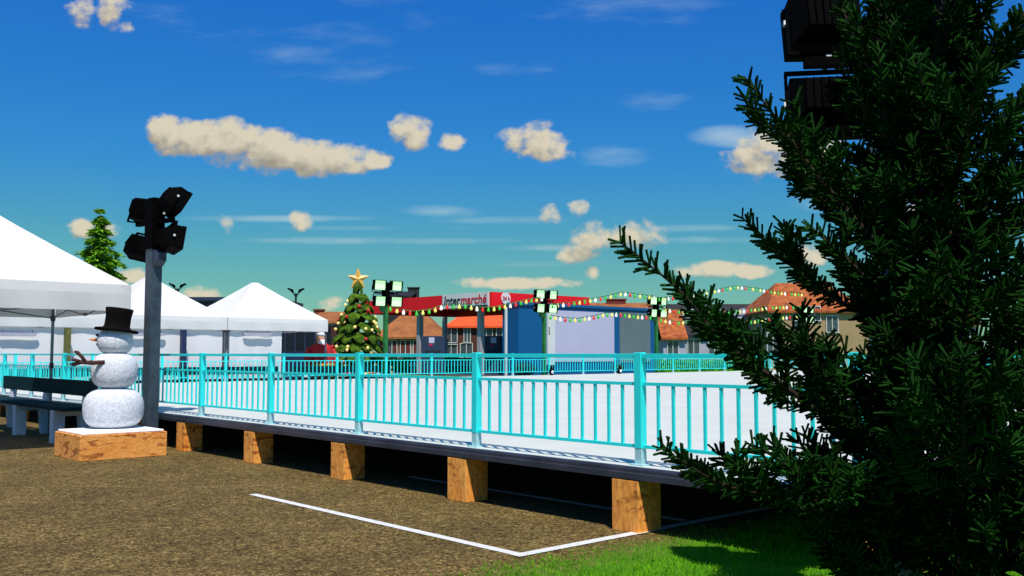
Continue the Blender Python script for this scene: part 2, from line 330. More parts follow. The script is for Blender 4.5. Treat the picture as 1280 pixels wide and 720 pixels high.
# ------------------------------------------------------------------ ground
GA = 5.12                                             # the gravel gives way to grass along this line
def ground_mat():
    m = bpy.data.materials.new('gravel_ground'); m.use_nodes = True; t = m.node_tree; b = t.nodes['Principled BSDF']; e = G(t); L = t.links.new
    tc = t.nodes.new('ShaderNodeTexCoord'); p = tc.outputs['Object']
    big = e.noise(p, 1.1, 4); mid = e.noise(p, 9, 5, .65); fine = e.noise(p, 55, 4, .75)
    vo = t.nodes.new('ShaderNodeTexVoronoi'); vo.inputs['Scale'].default_value = 52; L(p, vo.inputs['Vector'])
    sp = t.nodes.new('ShaderNodeSeparateColor'); L(vo.outputs['Color'], sp.inputs[0])
    v2 = t.nodes.new('ShaderNodeTexVoronoi'); v2.inputs['Scale'].default_value = 95; L(p, v2.inputs['Vector'])
    s2 = t.nodes.new('ShaderNodeSeparateColor'); L(v2.outputs['Color'], s2.inputs[0])
    r = t.nodes.new('ShaderNodeValToRGB'); r.color_ramp.elements[0].position = .0; r.color_ramp.elements[0].color = (.02, .011, .003, 1)
    r.color_ramp.elements[1].position = 1.; r.color_ramp.elements[1].color = (.42, .32, .12, 1)
    for pp, cc in ((.30, (.072, .044, .013)), (.55, (.130, .086, .026)), (.80, (.21, .147, .052))):
        x = r.color_ramp.elements.new(pp); x.color = (*cc, 1)
    f = e.m('ADD', e.m('MULTIPLY', sp.outputs[0], .60), e.m('ADD', e.m('MULTIPLY', s2.outputs[1], .40), e.m('ADD', e.m('MULTIPLY', fine, .5), e.m('MULTIPLY', mid, .7))))
    f = e.m('SUBTRACT', f, .60)
    L(f, r.inputs[0])
    stain = e.smooth(big, .3, .72, .80, 1.12)
    gcol = e.mix(1., r.outputs[0], stain, 'MULTIPLY')
    moss = e.smooth(e.noise(p, 3.3, 5, .7), .45, .7, 0., .55); gcol = e.mix(moss, gcol, e.mix(1., gcol, (.74, .88, .62), 'MULTIPLY'))
    # earth under the grass
    sx = t.nodes.new('ShaderNodeSeparateXYZ'); L(p, sx.inputs[0])
    a_ = e.m('ADD', e.m('MULTIPLY', sx.outputs[0], AX), e.m('MULTIPLY', sx.outputs[1], AY))
    near = e.m('LESS_THAN', sx.outputs[1], 40.)
    edge = e.m('ADD', a_, e.m('MULTIPLY_ADD', mid, 1.1, -.55)); edge = e.m('ADD', edge, e.m('MULTIPLY_ADD', big, .7, -.35))
    gr = e.smooth(edge, GA-.95, GA-.15, 1., 0.)
    gr2 = e.mix(fine, (.014, .08, .002), (.11, .30, .006))
    c = e.mix(e.m('MULTIPLY', gr, near), gcol, gr2)
    L(c, b.inputs['Base Color']); b.inputs['Roughness'].default_value = .95; b.inputs['Specular IOR Level'].default_value = .15
    bp = t.nodes.new('ShaderNodeBump'); bp.inputs['Strength'].default_value = .55; bp.inputs['Distance'].default_value = .012; L(e.m('ADD', vo.outputs['Distance'], fine), bp.inputs['Height']); L(bp.outputs[0], b.inputs['Normal'])
    return m
g = MB(); s_ = 2500
g.add([(-s_, -60, 0), (s_, -60, 0), (s_, s_, 0), (-s_, s_, 0)], [(0, 1, 2, 3)])
tag(g.build('ground', ground_mat()), kind='structure')
def sheet(name, m, quad, z):
    k = MB(); k.add([W(a, b, z) for a, b in quad], [(0, 1, 2, 3)]); o = k.build(name, m); return tag(o, kind='structure')
M['lawn'] = mat('lawn_grass', (.035, .16, .012), .9, 0, .8, .4, 20, col2=(.075, .30, .02), detail=9)
M['asphalt'] = mat('asphalt', (.055, .06, .068), .85, .2, 1.5, .3, 40)
sheet('lawn', M['lawn'], [(33.2, 24), (33.2, 160), (300, 160), (300, 24)][::1], .02)
sheet('road', M['asphalt'], [(40.5, 24), (40.5, 160), (44., 160), (44., 24)], .03)
sheet('path', M['asphalt'], [(30.6, 24), (30.6, 160), (33.1, 160), (33.1, 24)], .024)
sheet('pavement', M['asphalt'], [(44.9, 37), (44.9, 56), (60, 56), (60, 37)], .034)
# road markings
def line(a0, b0, a1, b1, w, z=.004):
    p, q = W(a0, b0, z), W(a1, b1, z); d = (q-p).normalized(); n = Vector((-d.y, d.x, 0))*w/2
    k = MB(); k.add([p-n, q-n, q+n, p+n], [(0, 1, 2, 3)]); return k
tag(line(5.0, 4.59, 8.93, 4.56, .085).build('road_marking', M['paint']), kind='structure')
tag(line(5.1, 6.54, 9.0, 6.52, .085).build('road_marking', M['paint']), kind='structure')
tag(line(5.0, 4.53, 5.0, 9.2, .095, .007).build('road_marking', M['paint']), kind='structure')
# grass blades on the near verge
def noise2(x, y):
    return (np.sin(x*2.3+1.3)*np.cos(y*1.9+.4)+np.sin(x*5.1-y*3.7)*.6+np.sin(x*11+y*9.3)*.35)/1.95
n = 150000
gx = rng.uniform(-.6, 5.2, n); gy = rng.uniform(2.6, 9.5, n)
aa = gx*AX+gy*AY; den = np.clip((GA-.25-aa+.35*noise2(gx, gy))/.7, 0, 1)
keep = (rng.random(n) < den**1.3) & (aa < GA-.08) & (np.abs(gx) < gy*.62); gx, gy = gx[keep], gy[keep]; n = len(gx)
h = rng.uniform(.012, .034, n); an = rng.uniform(0, 6.283, n); w_ = rng.uniform(.0025, .0045, n); le = rng.uniform(.2, 1.1, n)*h; la = rng.uniform(0, 6.283, n)
V = np.zeros((n, 3, 3)); V[:, 0] = np.stack([gx-np.cos(an)*w_, gy-np.sin(an)*w_, np.zeros(n)], 1); V[:, 1] = np.stack([gx+np.cos(an)*w_, gy+np.sin(an)*w_, np.zeros(n)], 1)
V[:, 2] = np.stack([gx+np.cos(la)*le, gy+np.sin(la)*le, h], 1)
def np_mesh(name, verts, nper, m, parent=None, faces_per=None):
    verts = verts.reshape(-1, 3); me = bpy.data.meshes.new(name); nv = len(verts)
    me.vertices.add(nv); me.vertices.foreach_set('co', verts.astype(np.float32).ravel())
    if faces_per is None:
        idx = np.arange(nv, dtype=np.int32); k = nper
    else:
        fp = np.array(faces_per, dtype=np.int32); base = (np.arange(nv//nper, dtype=np.int32)*nper)[:, None, None]
        idx = (base+fp[None]).ravel(); k = fp.shape[1]
    me.loops.add(len(idx)); me.loops.foreach_set('vertex_index', idx)
    nf = len(idx)//k; me.polygons.add(nf); me.polygons.foreach_set('loop_start', np.arange(nf, dtype=np.int32)*k); me.polygons.foreach_set('loop_total', np.full(nf, k, dtype=np.int32))
    me.update(calc_edges=True); me.materials.append(M[m] if isinstance(m, str) else m)
    o = bpy.data.objects.new(name, me); COL.objects.link(o)
    if parent: o.parent = parent
    return o
M['grass'] = mat('grass_blade', (.06, .26, .003), .8, 0, 3.2, spec=.1, col2=(.20, .54, .008), translucent=.3)
tag(np_mesh('grass', V, 3, 'grass'), kind='stuff')
# ------------------------------------------------------------------ ice rink
D = .51; NB, FA, RA, FB = 5.95, 28.8, 3.2, 60.0        # near fence line (b), far-end fence (a), right-end fence (a), far fence (b)
rk = thing('ice_rink', 'raised white ice rink on timber blocks inside the cyan fences', 'ice rink')
k = MB(); c0 = [(RA-.10, NB-.11), (FA+.10, NB-.11), (FA+.10, FB+.1), (RA-.10, FB+.1)]
k.add([W(a, b, D) for a, b in c0]+[W(a, b, D-.03) for a, b in c0], [(3, 2, 1, 0), (4, 5, 6, 7), (0, 1, 5, 4), (1, 2, 6, 5), (2, 3, 7, 6), (3, 0, 4, 7)])
k.build('ice', M['ice'], rk)
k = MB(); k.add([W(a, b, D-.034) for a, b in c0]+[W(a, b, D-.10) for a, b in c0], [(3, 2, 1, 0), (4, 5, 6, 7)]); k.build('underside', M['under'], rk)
def rim(p, q, out):
    k = MB(); p, q, o = Vector(p), Vector(q), Vector(out)
    pr = [(0, 0), (.018, -.004), (.028, -.02), (.028, -.045), (.04, -.052), (.04, -.098), (0, -.10)]
    k.prism(pr[::-1], (q-p).length, p, o, (0, 0, 1), (q-p).normalized()); return k
Bv = Vector((BX, BY, 0)); Av = Vector((AX, AY, 0))
rim(W(RA-.10, NB-.113, D+.002), W(FA+.10, NB-.113, D+.002), -Bv).build('rim', M['rim'], rk)
rim(W(RA-.103, NB-.11, D+.002), W(RA-.103, FB, D+.002), -Av).build('rim', M['rim'], rk)
rim(W(FA+.103, NB-.11, D+.002), W(FA+.103, FB, D+.002), Av).build('rim', M['rim'], rk)
# timber blocks
blk = None
ords = ['nearest', 'second', 'third', 'fourth', 'fifth', 'sixth', 'seventh', 'eighth', 'ninth', 'tenth', 'eleventh', 'twelfth']
pos = [(4.97+2.125*i+.1375, 5.936) for i in range(-1, 11)]
for i, (a, b) in enumerate(pos):
    if blk is None:
        k = MB(); k.box((0, 0, .202), (.275, .275, .404)); o = blk = k.build('timber_block', M['timber'], bevel=.004)
    else: o = blk.copy(); COL.objects.link(o)
    o.location = W(a, b); o.rotation_euler = (0, 0, ANG_A+R(random.uniform(-1.2, 1.2)))
    lab = 'orange timber block under the rink corner behind the dark fir' if i == 0 else \
        'nearest uncovered orange timber block under the rink, at the grass corner' if i == 1 else \
        f'{["","","second","third","fourth","fifth","sixth","seventh","eighth","ninth","tenth","eleventh"][i]} orange timber block under the near rink edge counted from the grass'
    tag(o, lab, 'timber block', 'timber blocks carrying the rink')
for i, b in enumerate((8.75, 10.9, 13.0)):
    o = blk.copy(); COL.objects.link(o); o.location = W(3.02, b); o.rotation_euler = (0, 0, ANG_B)
    tag(o, f'{("first", "second", "third")[i]} orange timber block under the rink end right of the dark fir', 'timber block', 'timber blocks carrying the rink')
# fences ------------------------------------------------------------------
POST = None; FOOT = None; PANELS = {}
def fence(p, q, offs, label, bar_r=.0115, nbar=12, flip=False):
    """posts at the offsets along p->q, a handrail and one infill panel per bay"""
    global POST, FOOT
    p, q = Vector(p), Vector(q); d = (q-p).normalized(); rz = math.atan2(d.y, d.x)
    t = thing('rink_fence', label, 'fence', p, rz, 'cyan fences round the rink')
    for x in offs:
        if POST is None:
            k = MB(); k.box((0, 0, .5175), (.072, .072, .765)); POST = k.build('post', M['cyan'], t, bevel=.004); POST.location = (x, 0, 0)
            k = MB(); k.box((0, 0, .0675), (.066, .066, .135)); k.box((0, 0, .006), (.14, .12, .012)); FOOT = k.build('foot', M['frost'], POST)
        else:
            o = share(POST, t, (x, 0, 0)); share(FOOT, o)
    k = MB()
    for x0, x1 in zip(offs[:-1], offs[1:]): k.box(((x0+x1)/2, 0, .871), (x1-x0-.072, .05, .034))
    k.build('handrail', M['cyan'], t)
    for x0, x1 in zip(offs[:-1], offs[1:]):
        L = round(x1-x0-.072, 3)
        if (L, nbar) not in PANELS:
            k = MB(); k.box((L/2, 0, .648), (L, .03, .026)); k.box((L/2, 0, .15), (L, .03, .026))
            nb = max(2, round(nbar*L/1.957))
            for i in range(nb):
                k.box((L*(i+1)/(nb+1), 0, .399), (.023, .02, .472))
            PANELS[(L, nbar)] = k.build('panel', M['cyan'], t); PANELS[(L, nbar)].location = (x0+.036, 0, 0)
        else: share(PANELS[(L, nbar)], t, (x0+.036, 0, 0))
    return t
SP = 2.045
near = [RA]+[5.07+SP*i for i in range(12)]+[FA]
fence(W(RA, NB, D), W(FA, NB, D), [a-RA for a in near if a-RA >= 0], 'long near cyan rink fence running from the dark fir to the tents')
farb = [NB]+[13.7-3*SP+SP*i for i in range(26)]+[FB]
fence(W(FA, NB, D), W(FA, FB, D), [b-NB for b in farb], 'cyan rink fence at the far end before the store and houses')
endb = [NB+SP*i for i in range(1, 26)]
fence(W(RA, NB, D), W(RA, FB, D), [b-NB for b in endb], 'cyan rink fence at the near right end behind the dark fir')
fence(W(RA, FB, D), W(FA, FB, D), [SP*i for i in range(1, 12)], 'distant cyan rink fence seen only through gaps in the fir')
# ------------------------------------------------------------------ floodlights
def lamp_part(parent, x, z, tiltdeg, pan, lensm, lit):
    """one floodlight head; it faces local +Y turned by pan, tipped by tilt"""
    hd = MB()
    # tapered body: a small finned back, a wide front
    bw, bh, fw, fh = .20, .16, .27, .21
    hd.add([(-bw*.7, -.14, -bh*.6), (bw*.7, -.14, -bh*.6), (bw*.7, -.14, bh*.6), (-bw*.7, -.14, bh*.6),
            (-fw*.8, -.03, -fh*.8), (fw*.8, -.03, -fh*.8), (fw*.8, -.03, fh*.8), (-fw*.8, -.03, fh*.8),
            (-fw*.8, .10, -fh*.8), (fw*.8, .10, -fh*.8), (fw*.8, .10, fh*.8), (-fw*.8, .10, fh*.8)],
           [(0, 1, 2, 3), (0, 4, 5, 1), (1, 5, 6, 2), (2, 6, 7, 3), (3, 7, 4, 0), (4, 8, 9, 5), (5, 9, 10, 6), (6, 10, 11, 7), (7, 11, 8, 4), (11, 10, 9, 8)])
    for i in range(-3, 4): hd.box((i*.045, -.10, 0), (.008, .12, .20))
    # visor frame round the front
    for cz in (-1, 1): hd.box((0, .13, cz*fh*.8), (fw*1.66, .06, .012))
    for cx in (-1, 1): hd.box((cx*fw*.81, .13, 0), (.012, .06, fh*1.58))
    h = hd.build('lamp_head', M['black'], parent, bevel=.006)
    h.location = (x, .05, z); h.rotation_euler = (R(tiltdeg), 0, R(pan))
    le = MB(); le.box((0, .106, 0), (.40, .008, .31)); le.build('lens', lensm, h)
    yk = MB(); s = 1 if z > 3.33 else -1; s = -s
    for cx in (-1, 1):
        yk.box((cx*.235, 0, s*.09), (.016, .035, .24))
    yk.box((0, 0, s*.215), (.486, .035, .016)); y = yk.build('yoke', M['black'], h)
    bo = MB()
    for cx in (-1, 1): bo.box((cx*.247, 0, 0), (.012, .03, .03))
    bo.box((0, 0, s*.235), (.03, .03, .035)); bo.build('bolt', M['bolt'], h)
    return h
def floodlight(label, loc, facing, polem, boxm, lensm, lit=False, scale=1., tl=14, pw=.172, jit=None):
    t = thing('floodlight', label, 'floodlight', loc, facing-math.pi/2, 'floodlight posts round the rink', scale)
    k = MB(); k.box((0, 0, 1.47), (pw, pw, 2.94)); k.box((0, 0, .01), (.36, .36, .02)); k.build('pole', polem, t, bevel=.006)
    k = MB(); k.box((0, 0, 3.28), (.21, .21, .68)); k.box((0, 0, 3.66), (.16, .16, .08)); k.build('pole_head', M['black'], t, bevel=.01)
    k = MB(); k.box((0, 0, 3.34), (.95, .07, .06)); k.build('crossbar', M['black'], t, bevel=.004)
    for sx in (-1, 1):
        for zz in (3.60, 3.06):
            j_ = (jit or {}).get((sx, zz > 3.3), (0, 0, 0, 0, 0))      # extra tilt, pan, roll, sideways, up
            h = lamp_part(t, sx*(.335+j_[3]), zz+j_[4], -tl+j_[0], (-sx*4 if zz > 3.3 else sx*3)+j_[1], lensm, lit); h.rotation_euler.y = R(j_[2])
    k = MB(); k.prism([(-.09, -.06), (.03, -.12), (.12, -.04), (.12, .08), (0, .12), (-.09, .06)], .14, (.10, -.07, 2.80), (1, 0, 0), (0, 0, 1), (0, 1, 0)); k.build('junction_box', boxm, t, bevel=.005)
    return t
pl = at(188, 500, 14.12)
floodlight('dark steel floodlight post with black lamps behind the snowman', (pl.x, pl.y, 0), R(52), M['pole'], M['navy'], M['lens_off'], tl=20, jit={(-1, True): (6, 14, 8, .04, -.03), (1, True): (-12, -10, -10, .03, .03), (-1, False): (-14, 16, 12, .12, -.04), (1, False): (10, -20, -6, -.02, .02)})
pr = at(1112, 300, 5.05)
floodlight('near floodlight post with black lamps behind the dark fir', (pr.x, pr.y, 0), R(84), M['greypole'], M['black'], M['lens_off'], scale=.888, tl=14, jit={(-1, False): (0, 0, 0, 0, .04), (1, False): (0, 0, 0, 0, .04)})
for px, lab in ((482, 'green-lit floodlight post with lit lamps beside the Christmas tree'), (680, 'green-lit floodlight post with lit lamps before the blue store wall'), (820, 'green-lit floodlight post with lit lamps at the grey end of the store'), (1007, 'floodlight post with lit lamps before the tan house with rust roof')):
    b = xa(px, 29.35)
    floodlight(lab, W(29.35, b), ANG_A+math.pi, M['green_lit_pole'], M['green_lit_pole'], M['lens'], True, scale=1.085, tl=6, pw=.125)
# ------------------------------------------------------------------ snowman on a wooden crate
cr = thing('wooden_crate', 'orange wooden crate topped with snow under the snowman', 'crate', W(13.62, 4.82), ANG_B)
k = MB(); k.box((0, 0, .165), (1.15, 1.04, .33)); k.build('body', M['crate'], cr, bevel=.006)
k = MB(); k.box((0, 0, .346), (1.09, .985, .03)); k.build('snow_cover', M['snow_flat'], cr, bevel=.012)
sp = W(13.86, 4.93, .358)
sm = thing('snowman', 'speckled white snowman in a black top hat facing left on the crate', 'snowman', sp, R(8))
def rnd_prof(r, z0, z1, e=.62, m=14):
    zc, hz = (z0+z1)/2, (z1-z0)/2; out = []
    for i in range(m+1):
        th = -math.pi/2+math.pi*i/m; c_, s_ = math.cos(th), math.sin(th)
        out.append((r*abs(c_)**e, zc+hz*math.copysign(abs(s_)**.85, s_)))
    return out
for nm, r, z0, z1 in (('bottom_ball', .405, -.02, .565), ('middle_ball', .312, .545, 1.06), ('head', .24, 1.03, 1.40)):
    k = MB(); k.lathe(rnd_prof(r, z0, z1), (0, 0, 0), 32); o = k.build(nm, M['snow'], sm, True)
tilt = Matrix.Rotation(R(6), 3, 'Y') @ Matrix.Rotation(R(-3), 3, 'X')
k = MB(); k.lathe([(.0, -.02), (.285, -.02), (.297, -.005), (.287, .015), (.188, .03), (.172, .06), (.170, .19), (.188, .300), (.181, .312), (0, .312)], (0.012, 0, 1.372), 32, tilt); k.build('top_hat', M['hat'], sm, True)
k = MB(); k.tube([(-.21, 0, 1.235), (-.29, 0, 1.236), (-.36, 0, 1.245)], [.032, .02, .004], 10); k.build('nose', M['carrot'], sm, True)
for y in (-.075, .075):
    k = MB(); k.ball((-.222, y, 1.30), .024, 10, 8); k.build('eye', M['coal'], sm, True)
k = MB()
for y, z in ((-.07, 1.175), (-.03, 1.155), (.03, 1.155), (.07, 1.175)): k.ball((-.225, y, z), .016, 8, 6)
k.build('mouth', M['coal'], sm, True)
for z in (.93, .80, .68):
    k = MB(); k.ball((-.315, 0, z), .024, 10, 8); k.build('button', M['coal'], sm, True)
k = MB()
k.tube([(-.06, -.28, .925), (-.20, -.33, .915), (-.36, -.32, .925), (-.46, -.31, .895), (-.485, -.31, .90)], [.028, .03, .027, .03, .02], 8)
k.tube([(-.30, -.325, .925), (-.35, -.33, 1.0), (-.41, -.33, 1.06), (-.45, -.33, 1.07)], [.026, .024, .025, .015], 8)
k.tube([(-.36, -.32, .93), (-.44, -.35, .96), (-.475, -.36, .955)], [.022, .02, .012], 8)
k.build('arm', M['twig'], sm, True)
# ------------------------------------------------------------------ benches
def bench(label, loc, rz, length, group=None):
    t = thing('bench', label, 'bench', loc, rz, group)
    # local x along the bench, +y to its back
    nl = 3
    for i in range(nl):
        x = -length/2+.55+(length-1.1)*i/(nl-1)
        k = MB()
        k.prism([(-.24, 0), (-.06, 0), (-.06, .42), (.16, .42), (.20, 0), (.34, 0), (.30, .50), (.35, .95), (.27, .95), (.22, .52), (-.24, .52)], .17, (x-.085, 0, 0), (0, 1, 0), (0, 0, 1), (1, 0, 0))
        k.build('leg', M['concrete'], t, bevel=.008)
    k = MB()
    for j in range(3): k.box((0, -.17+j*.165, .548), (length, .158, .06))
    k.build('seat', M['bench_slat'], t, bevel=.006)
    k = MB(); k.box((0, .25, .845), (length, .045, .25)); k.build('backrest', M['bench_slat'], t, bevel=.006)
    return t
bench('long dark teal bench with concrete legs left of the snowman', W(18.1, 5.0), ANG_A+math.pi, 5.2, 'dark benches')
for i, b in enumerate((9.6, 14.0, 18.6)):
    bench(('dark bench before the far left tent, behind the rink fence', 'dark bench before the seam of two tents behind the rink fence', 'dark bench before the Christmas tree behind the rink fence')[i], W(29.45, b), ANG_B, 4.1, 'dark benches')
# ------------------------------------------------------------------ tents (3.8 m, local origin at the front left corner, x = b, y = a)
TS = 3.8
def tent(label, loc, scale=1., walls=('back',), size=TS):
    t = thing('tent', label, 'tent', loc, ANG_B, 'white pop-up tents', scale)
    S = size; z0, z1, zt = 2.18, 2.60, 4.0
    k = MB(); vs = []; fs = []; prof = [(1., z1), (.8, z1+(zt-z1)*.19), (.55, z1+(zt-z1)*.435), (.3, z1+(zt-z1)*.69), (.045, z1+(zt-z1)*.965), (0, z1+(zt-z1)*.97)]; m_ = 8
    for (f, z) in prof:
        cs = [(-1, -1), (1, -1), (1, 1), (-1, 1)]
        for i in range(4):
            for j in range(m_):
                g_ = j/m_; x = cs[i][0]+(cs[(i+1) % 4][0]-cs[i][0])*g_; y = cs[i][1]+(cs[(i+1) % 4][1]-cs[i][1])*g_
                sag_ = .05*math.sin(math.pi*g_)*math.sin(math.pi*f)
                vs.append((S/2+x*f*S/2, S/2+y*f*S/2, z-sag_))
    n4 = 4*m_
    for u in range(len(prof)-1):
        for v in range(n4): fs.append((u*n4+v, u*n4+(v+1) % n4, (u+1)*n4+(v+1) % n4, (u+1)*n4+v))
    k.add(vs, fs); o = k.build('roof', M['white_fabric'], t)
    sf = o.modifiers.new('thick', 'SOLIDIFY'); sf.thickness = .012
    k = MB()
    for (x0, y0, x1, y1) in ((0, 0, S, 0), (S, 0, S, S), (S, S, 0, S), (0, S, 0, 0)):
        n = 18; dx, dy = (x1-x0), (y1-y0); nx, ny = dy/S, -dx/S; vs = []; fs = []
        for i in range(n+1):
            f = i/n; wv = .012*math.sin(f*math.pi*7)*(1 if 0 < i < n else 0)
            for m_, z in enumerate((z1+.006, z1-.14, z0)):
                o_ = .012+(.012*(m_ == 1))+wv*(m_ == 2)
                if i in (0, n): o_ = .012
                vs.append((x0+dx*f+nx*o_, y0+dy*f+ny*o_, z))
        for i in range(n):
            for m_ in range(2): fs.append((i*3+m_, i*3+m_+1, (i+1)*3+m_+1, (i+1)*3+m_))
        k.add(vs, fs)
    o = k.build('valance', M['white_fabric'], t); sf = o.modifiers.new('thick', 'SOLIDIFY'); sf.thickness = .006
    for x, y in ((.05, .05), (S-.05, .05), (S-.05, S-.05), (.05, S-.05)):
        k = MB(); k.box((x, y, 1.29), (.045, .045, 2.58)); k.box((x, y, .006), (.14, .14, .012)); lg = k.build('leg', M['tent_metal'], t)
        for z_, c_ in ((1.28, .062), (2.17, .07)):
            k = MB(); k.box((x, y, z_), (c_, c_, .10)); k.build('clamp', M['tent_dark'], lg)
    k = MB()
    for (p, q) in (((.07, .07), (S-.07, .07)), ((S-.07, .07), (S-.07, S-.07)), ((S-.07, S-.07), (.07, S-.07)), ((.07, S-.07), (.07, .07))):
        for h0, h1 in ((2.17, 2.42), (2.42, 2.17)):
            mx, my = (p[0]+q[0])/2, (p[1]+q[1])/2
            k.tube([(p[0], p[1], h0), (mx, my, h1)], .012, 6); k.tube([(mx, my, h0), (q[0], q[1], h1)], .012, 6)
        k.box((mx, my, 2.19), (.06, .06, .05))
    k.build('truss', M['tent_metal'], t)
    k = MB(); k.box((S/2, S/2, 2.9), (.05, .05, 1.9)); k.build('centre_pole', M['tent_metal'], t)
    def wall(x0, y0, x1, y1):
        n = 26; vs = []; fs = []; dx, dy = x1-x0, y1-y0; l = math.hypot(dx, dy); nx, ny = dy/l, -dx/l
        for i in range(n+1):
            f = i/n
            for m_ in range(3):
                o_ = .02*math.sin(f*23+m_)*(m_/2.)
                vs.append((x0+dx*f+nx*o_, y0+dy*f+ny*o_, 2.3-m_*1.13))
        for i in range(n):
            for m_ in range(2): fs.append((i*3+m_, i*3+m_+1, (i+1)*3+m_+1, (i+1)*3+m_))
        k = MB(); k.add(vs, fs); o = k.build('side_wall', M['wall_fabric'], t); sf = o.modifiers.new('thick', 'SOLIDIFY'); sf.thickness = .006
    if 'front' in walls: wall(.10, .085, S-.10, .085)
    if 'half' in walls: wall(.10, .085, S*.535, .085)
    if 'back' in walls: wall(.1, S-.12, S-.1, S-.12)
    if 'right' in walls: wall(S-.12, S-.14, S-.12, .1)
    if 'left' in walls: wall(.12, .1, .12, S-.14)
    return t
B3 = xa(285, 30)
tent('white pop-up tent with a dark open side left of the Christmas tree', W(30, B3), 1., ('half', 'back', 'left'))
tent('white tent directly behind the snowman lamp post, joined to a neighbour', W(30, B3-3.84), 1., ('front', 'right'))
tent('white walled tent behind the big near tent, under its eave', W(30, B3-7.68), 1., ('front', 'right'))
tent('white walled tent mostly hidden behind the big near tent', W(30, B3-11.52), 1., ('front', 'right'))
T1 = 5.34; A1 = 13.55
tent('big near white tent at the left edge over the bench', W(A1+.9, T1-3.8*.93), .93, ())
# rolled window flaps on the far tent walls, modelled as strip lamps
sl0 = None
for px, lab in ((322, 'grey rolled window flap on the tent with the dark open side'), (185, 'grey rolled window flap on the tent behind the lamp post'), (22, 'grey rolled window flap on the tent behind the bench')):
    p = at(px, 417, ya(px, 29.96))
    if sl0 is None:
        t = thing('window_flap', lab, 'lamp', p, ANG_B, 'window flaps on the tents')
        k = MB(); k.prism([(-.48, 0), (.48, 0), (.54, .10), (-.54, .10)], .07, (0, -.035, -.07), (1, 0, 0), (0, 0, 1), (0, 1, 0)); k.build('housing', M['strip'], t)
        k = MB(); k.box((0, 0, -.085), (.9, .06, .022)); k.build('tube', M['white_plastic'], t)
        k = MB()
        for x in (-.4, .4): k.box((x, 0, .06), (.012, .012, .10))
        k.build('hanger', M['tent_dark'], t); sl0 = t
    else:
        t = copy_tree(sl0); t.location = p; t['label'] = lab
for px, m_, lab in ((229, 'post_navy', 'navy post standing before the tent wall right of the lamp post'), (84, 'post_olive', 'olive post standing before the tent wall behind the bench')):
    p = at(px, 430, ya(px, 29.78)); p.z = 0
    t = thing('post', lab, 'post', p, ANG_B)
    k = MB(); k.box((0, 0, 1.45), (.16, .16, 1.42)); k.build('shaft', M[m_], t, bevel=.006)
    k = MB(); k.box((0, 0, .38), (.10, .10, .72)); k.box((0, 0, .012), (.26, .26, .024)); k.build('base', M['black'], t)
# ------------------------------------------------------------------ Christmas tree, figure, presents
def xmas_tree(loc):
    t = thing('christmas_tree', 'decorated Christmas tree with a gold star beside the tents', 'Christmas tree', loc)
    k = MB(); k.tube([(0, 0, 0), (0, 0, 4.0)], [.14, .04], 10); k.build('trunk', M['bark'], t)
    k = MB(); k.lathe([(0, 0), (.34, 0), (.40, .35), (.36, .35), (.33, .3), (0, .3)], (0, 0, 0), 20); k.build('pot', M['brick'], t)
    H = 4.15; tiers = 10; rr = random.Random(3); cr_ = MB()
    for i in range(tiers):
        f = i/(tiers-1); z = .55+f*(H-.75); r = 1.22*(1-f)**.72+.13; n = max(5, int(10*(1-f)+5))
        for j in range(n):
            a = 2*math.pi*(j+(i % 2)*.5)/n+rr.uniform(-.13, .13); L_ = r*rr.uniform(.84, 1.1); wd_ = 2*math.pi*r/n*.66+.05
            drop = .40+.20*(1-f)+rr.uniform(-.05, .07)
            ca, sa = math.cos(a), math.sin(a)
            # a pad-shaped leaf: broad, puffed, drooping to a point
            rows = [(0.15, .35, .16), (.55, .95, .10), (.85, .85, -.12), (1.0, .45, -.34), (1.03, .0, -.5)]
            vs = []
            for (q, w, dz) in rows:
                for sx in (-1, -.5, 0, .5, 1):
                    x = L_*q+(.05*(1-abs(sx))*(1 if q > .2 else 0)); y = sx*w*wd_*.62; zz = z+drop*dz*1.2+.07*(1-sx*sx)*(q > .2)
                    vs.append((x*ca-y*sa, x*sa+y*ca, zz))
            fs = [(u*5+v, u*5+v+1, (u+1)*5+v+1, (u+1)*5+v) for u in range(4) for v in range(4)]
            cr_.add(vs, fs)
    o = cr_.build('crown', M['xmas_leaf'], t, False); sf = o.modifiers.new('thick', 'SOLIDIFY'); sf.thickness = .03
    # star
    k = MB(); pts = []
    for i in range(10):
        r = .46 if i % 2 == 0 else .19; a = math.pi/2+i*math.pi/5; pts.append((r*math.cos(a), 0, r*math.sin(a)))
    vs = pts+[(0, -.10, 0), (0, .10, 0)]
    k.add(vs, [(i, (i+1) % 10, 10) for i in range(10)]+[((i+1) % 10, i, 11) for i in range(10)])
    s = k.build('star', M['gold'], t); s.location = (0, 0, 4.28); s.rotation_euler = (0, 0, R(6))
    b0 = None; w0 = None
    for i in range(64):
        f = rr.random()**1.3*.94; z = .55+f*(H-.75)-.12; a = rr.uniform(0, 6.283); r = (1.22*(1-f)**.72+.13)*1.04
        if i % 4 == 0:
            if b0 is None: k = MB(); k.ball((0, 0, 0), .075, 10, 8); b0 = o = k.build('bauble', M['red_ball'], t, True)
            else: o = share(b0, t)
        else:
            if w0 is None: k = MB(); k.ball((0, 0, 0), .06, 8, 6); w0 = o = k.build('fairy_bulb', M['warm'], t, True)
            else: o = share(w0, t)
        o.location = (r*math.cos(a), r*math.sin(a), z)
    return t
p = at(447, 400, ya(447, 31.6)); xmas_tree((p.x, p.y, 0)); XT = p
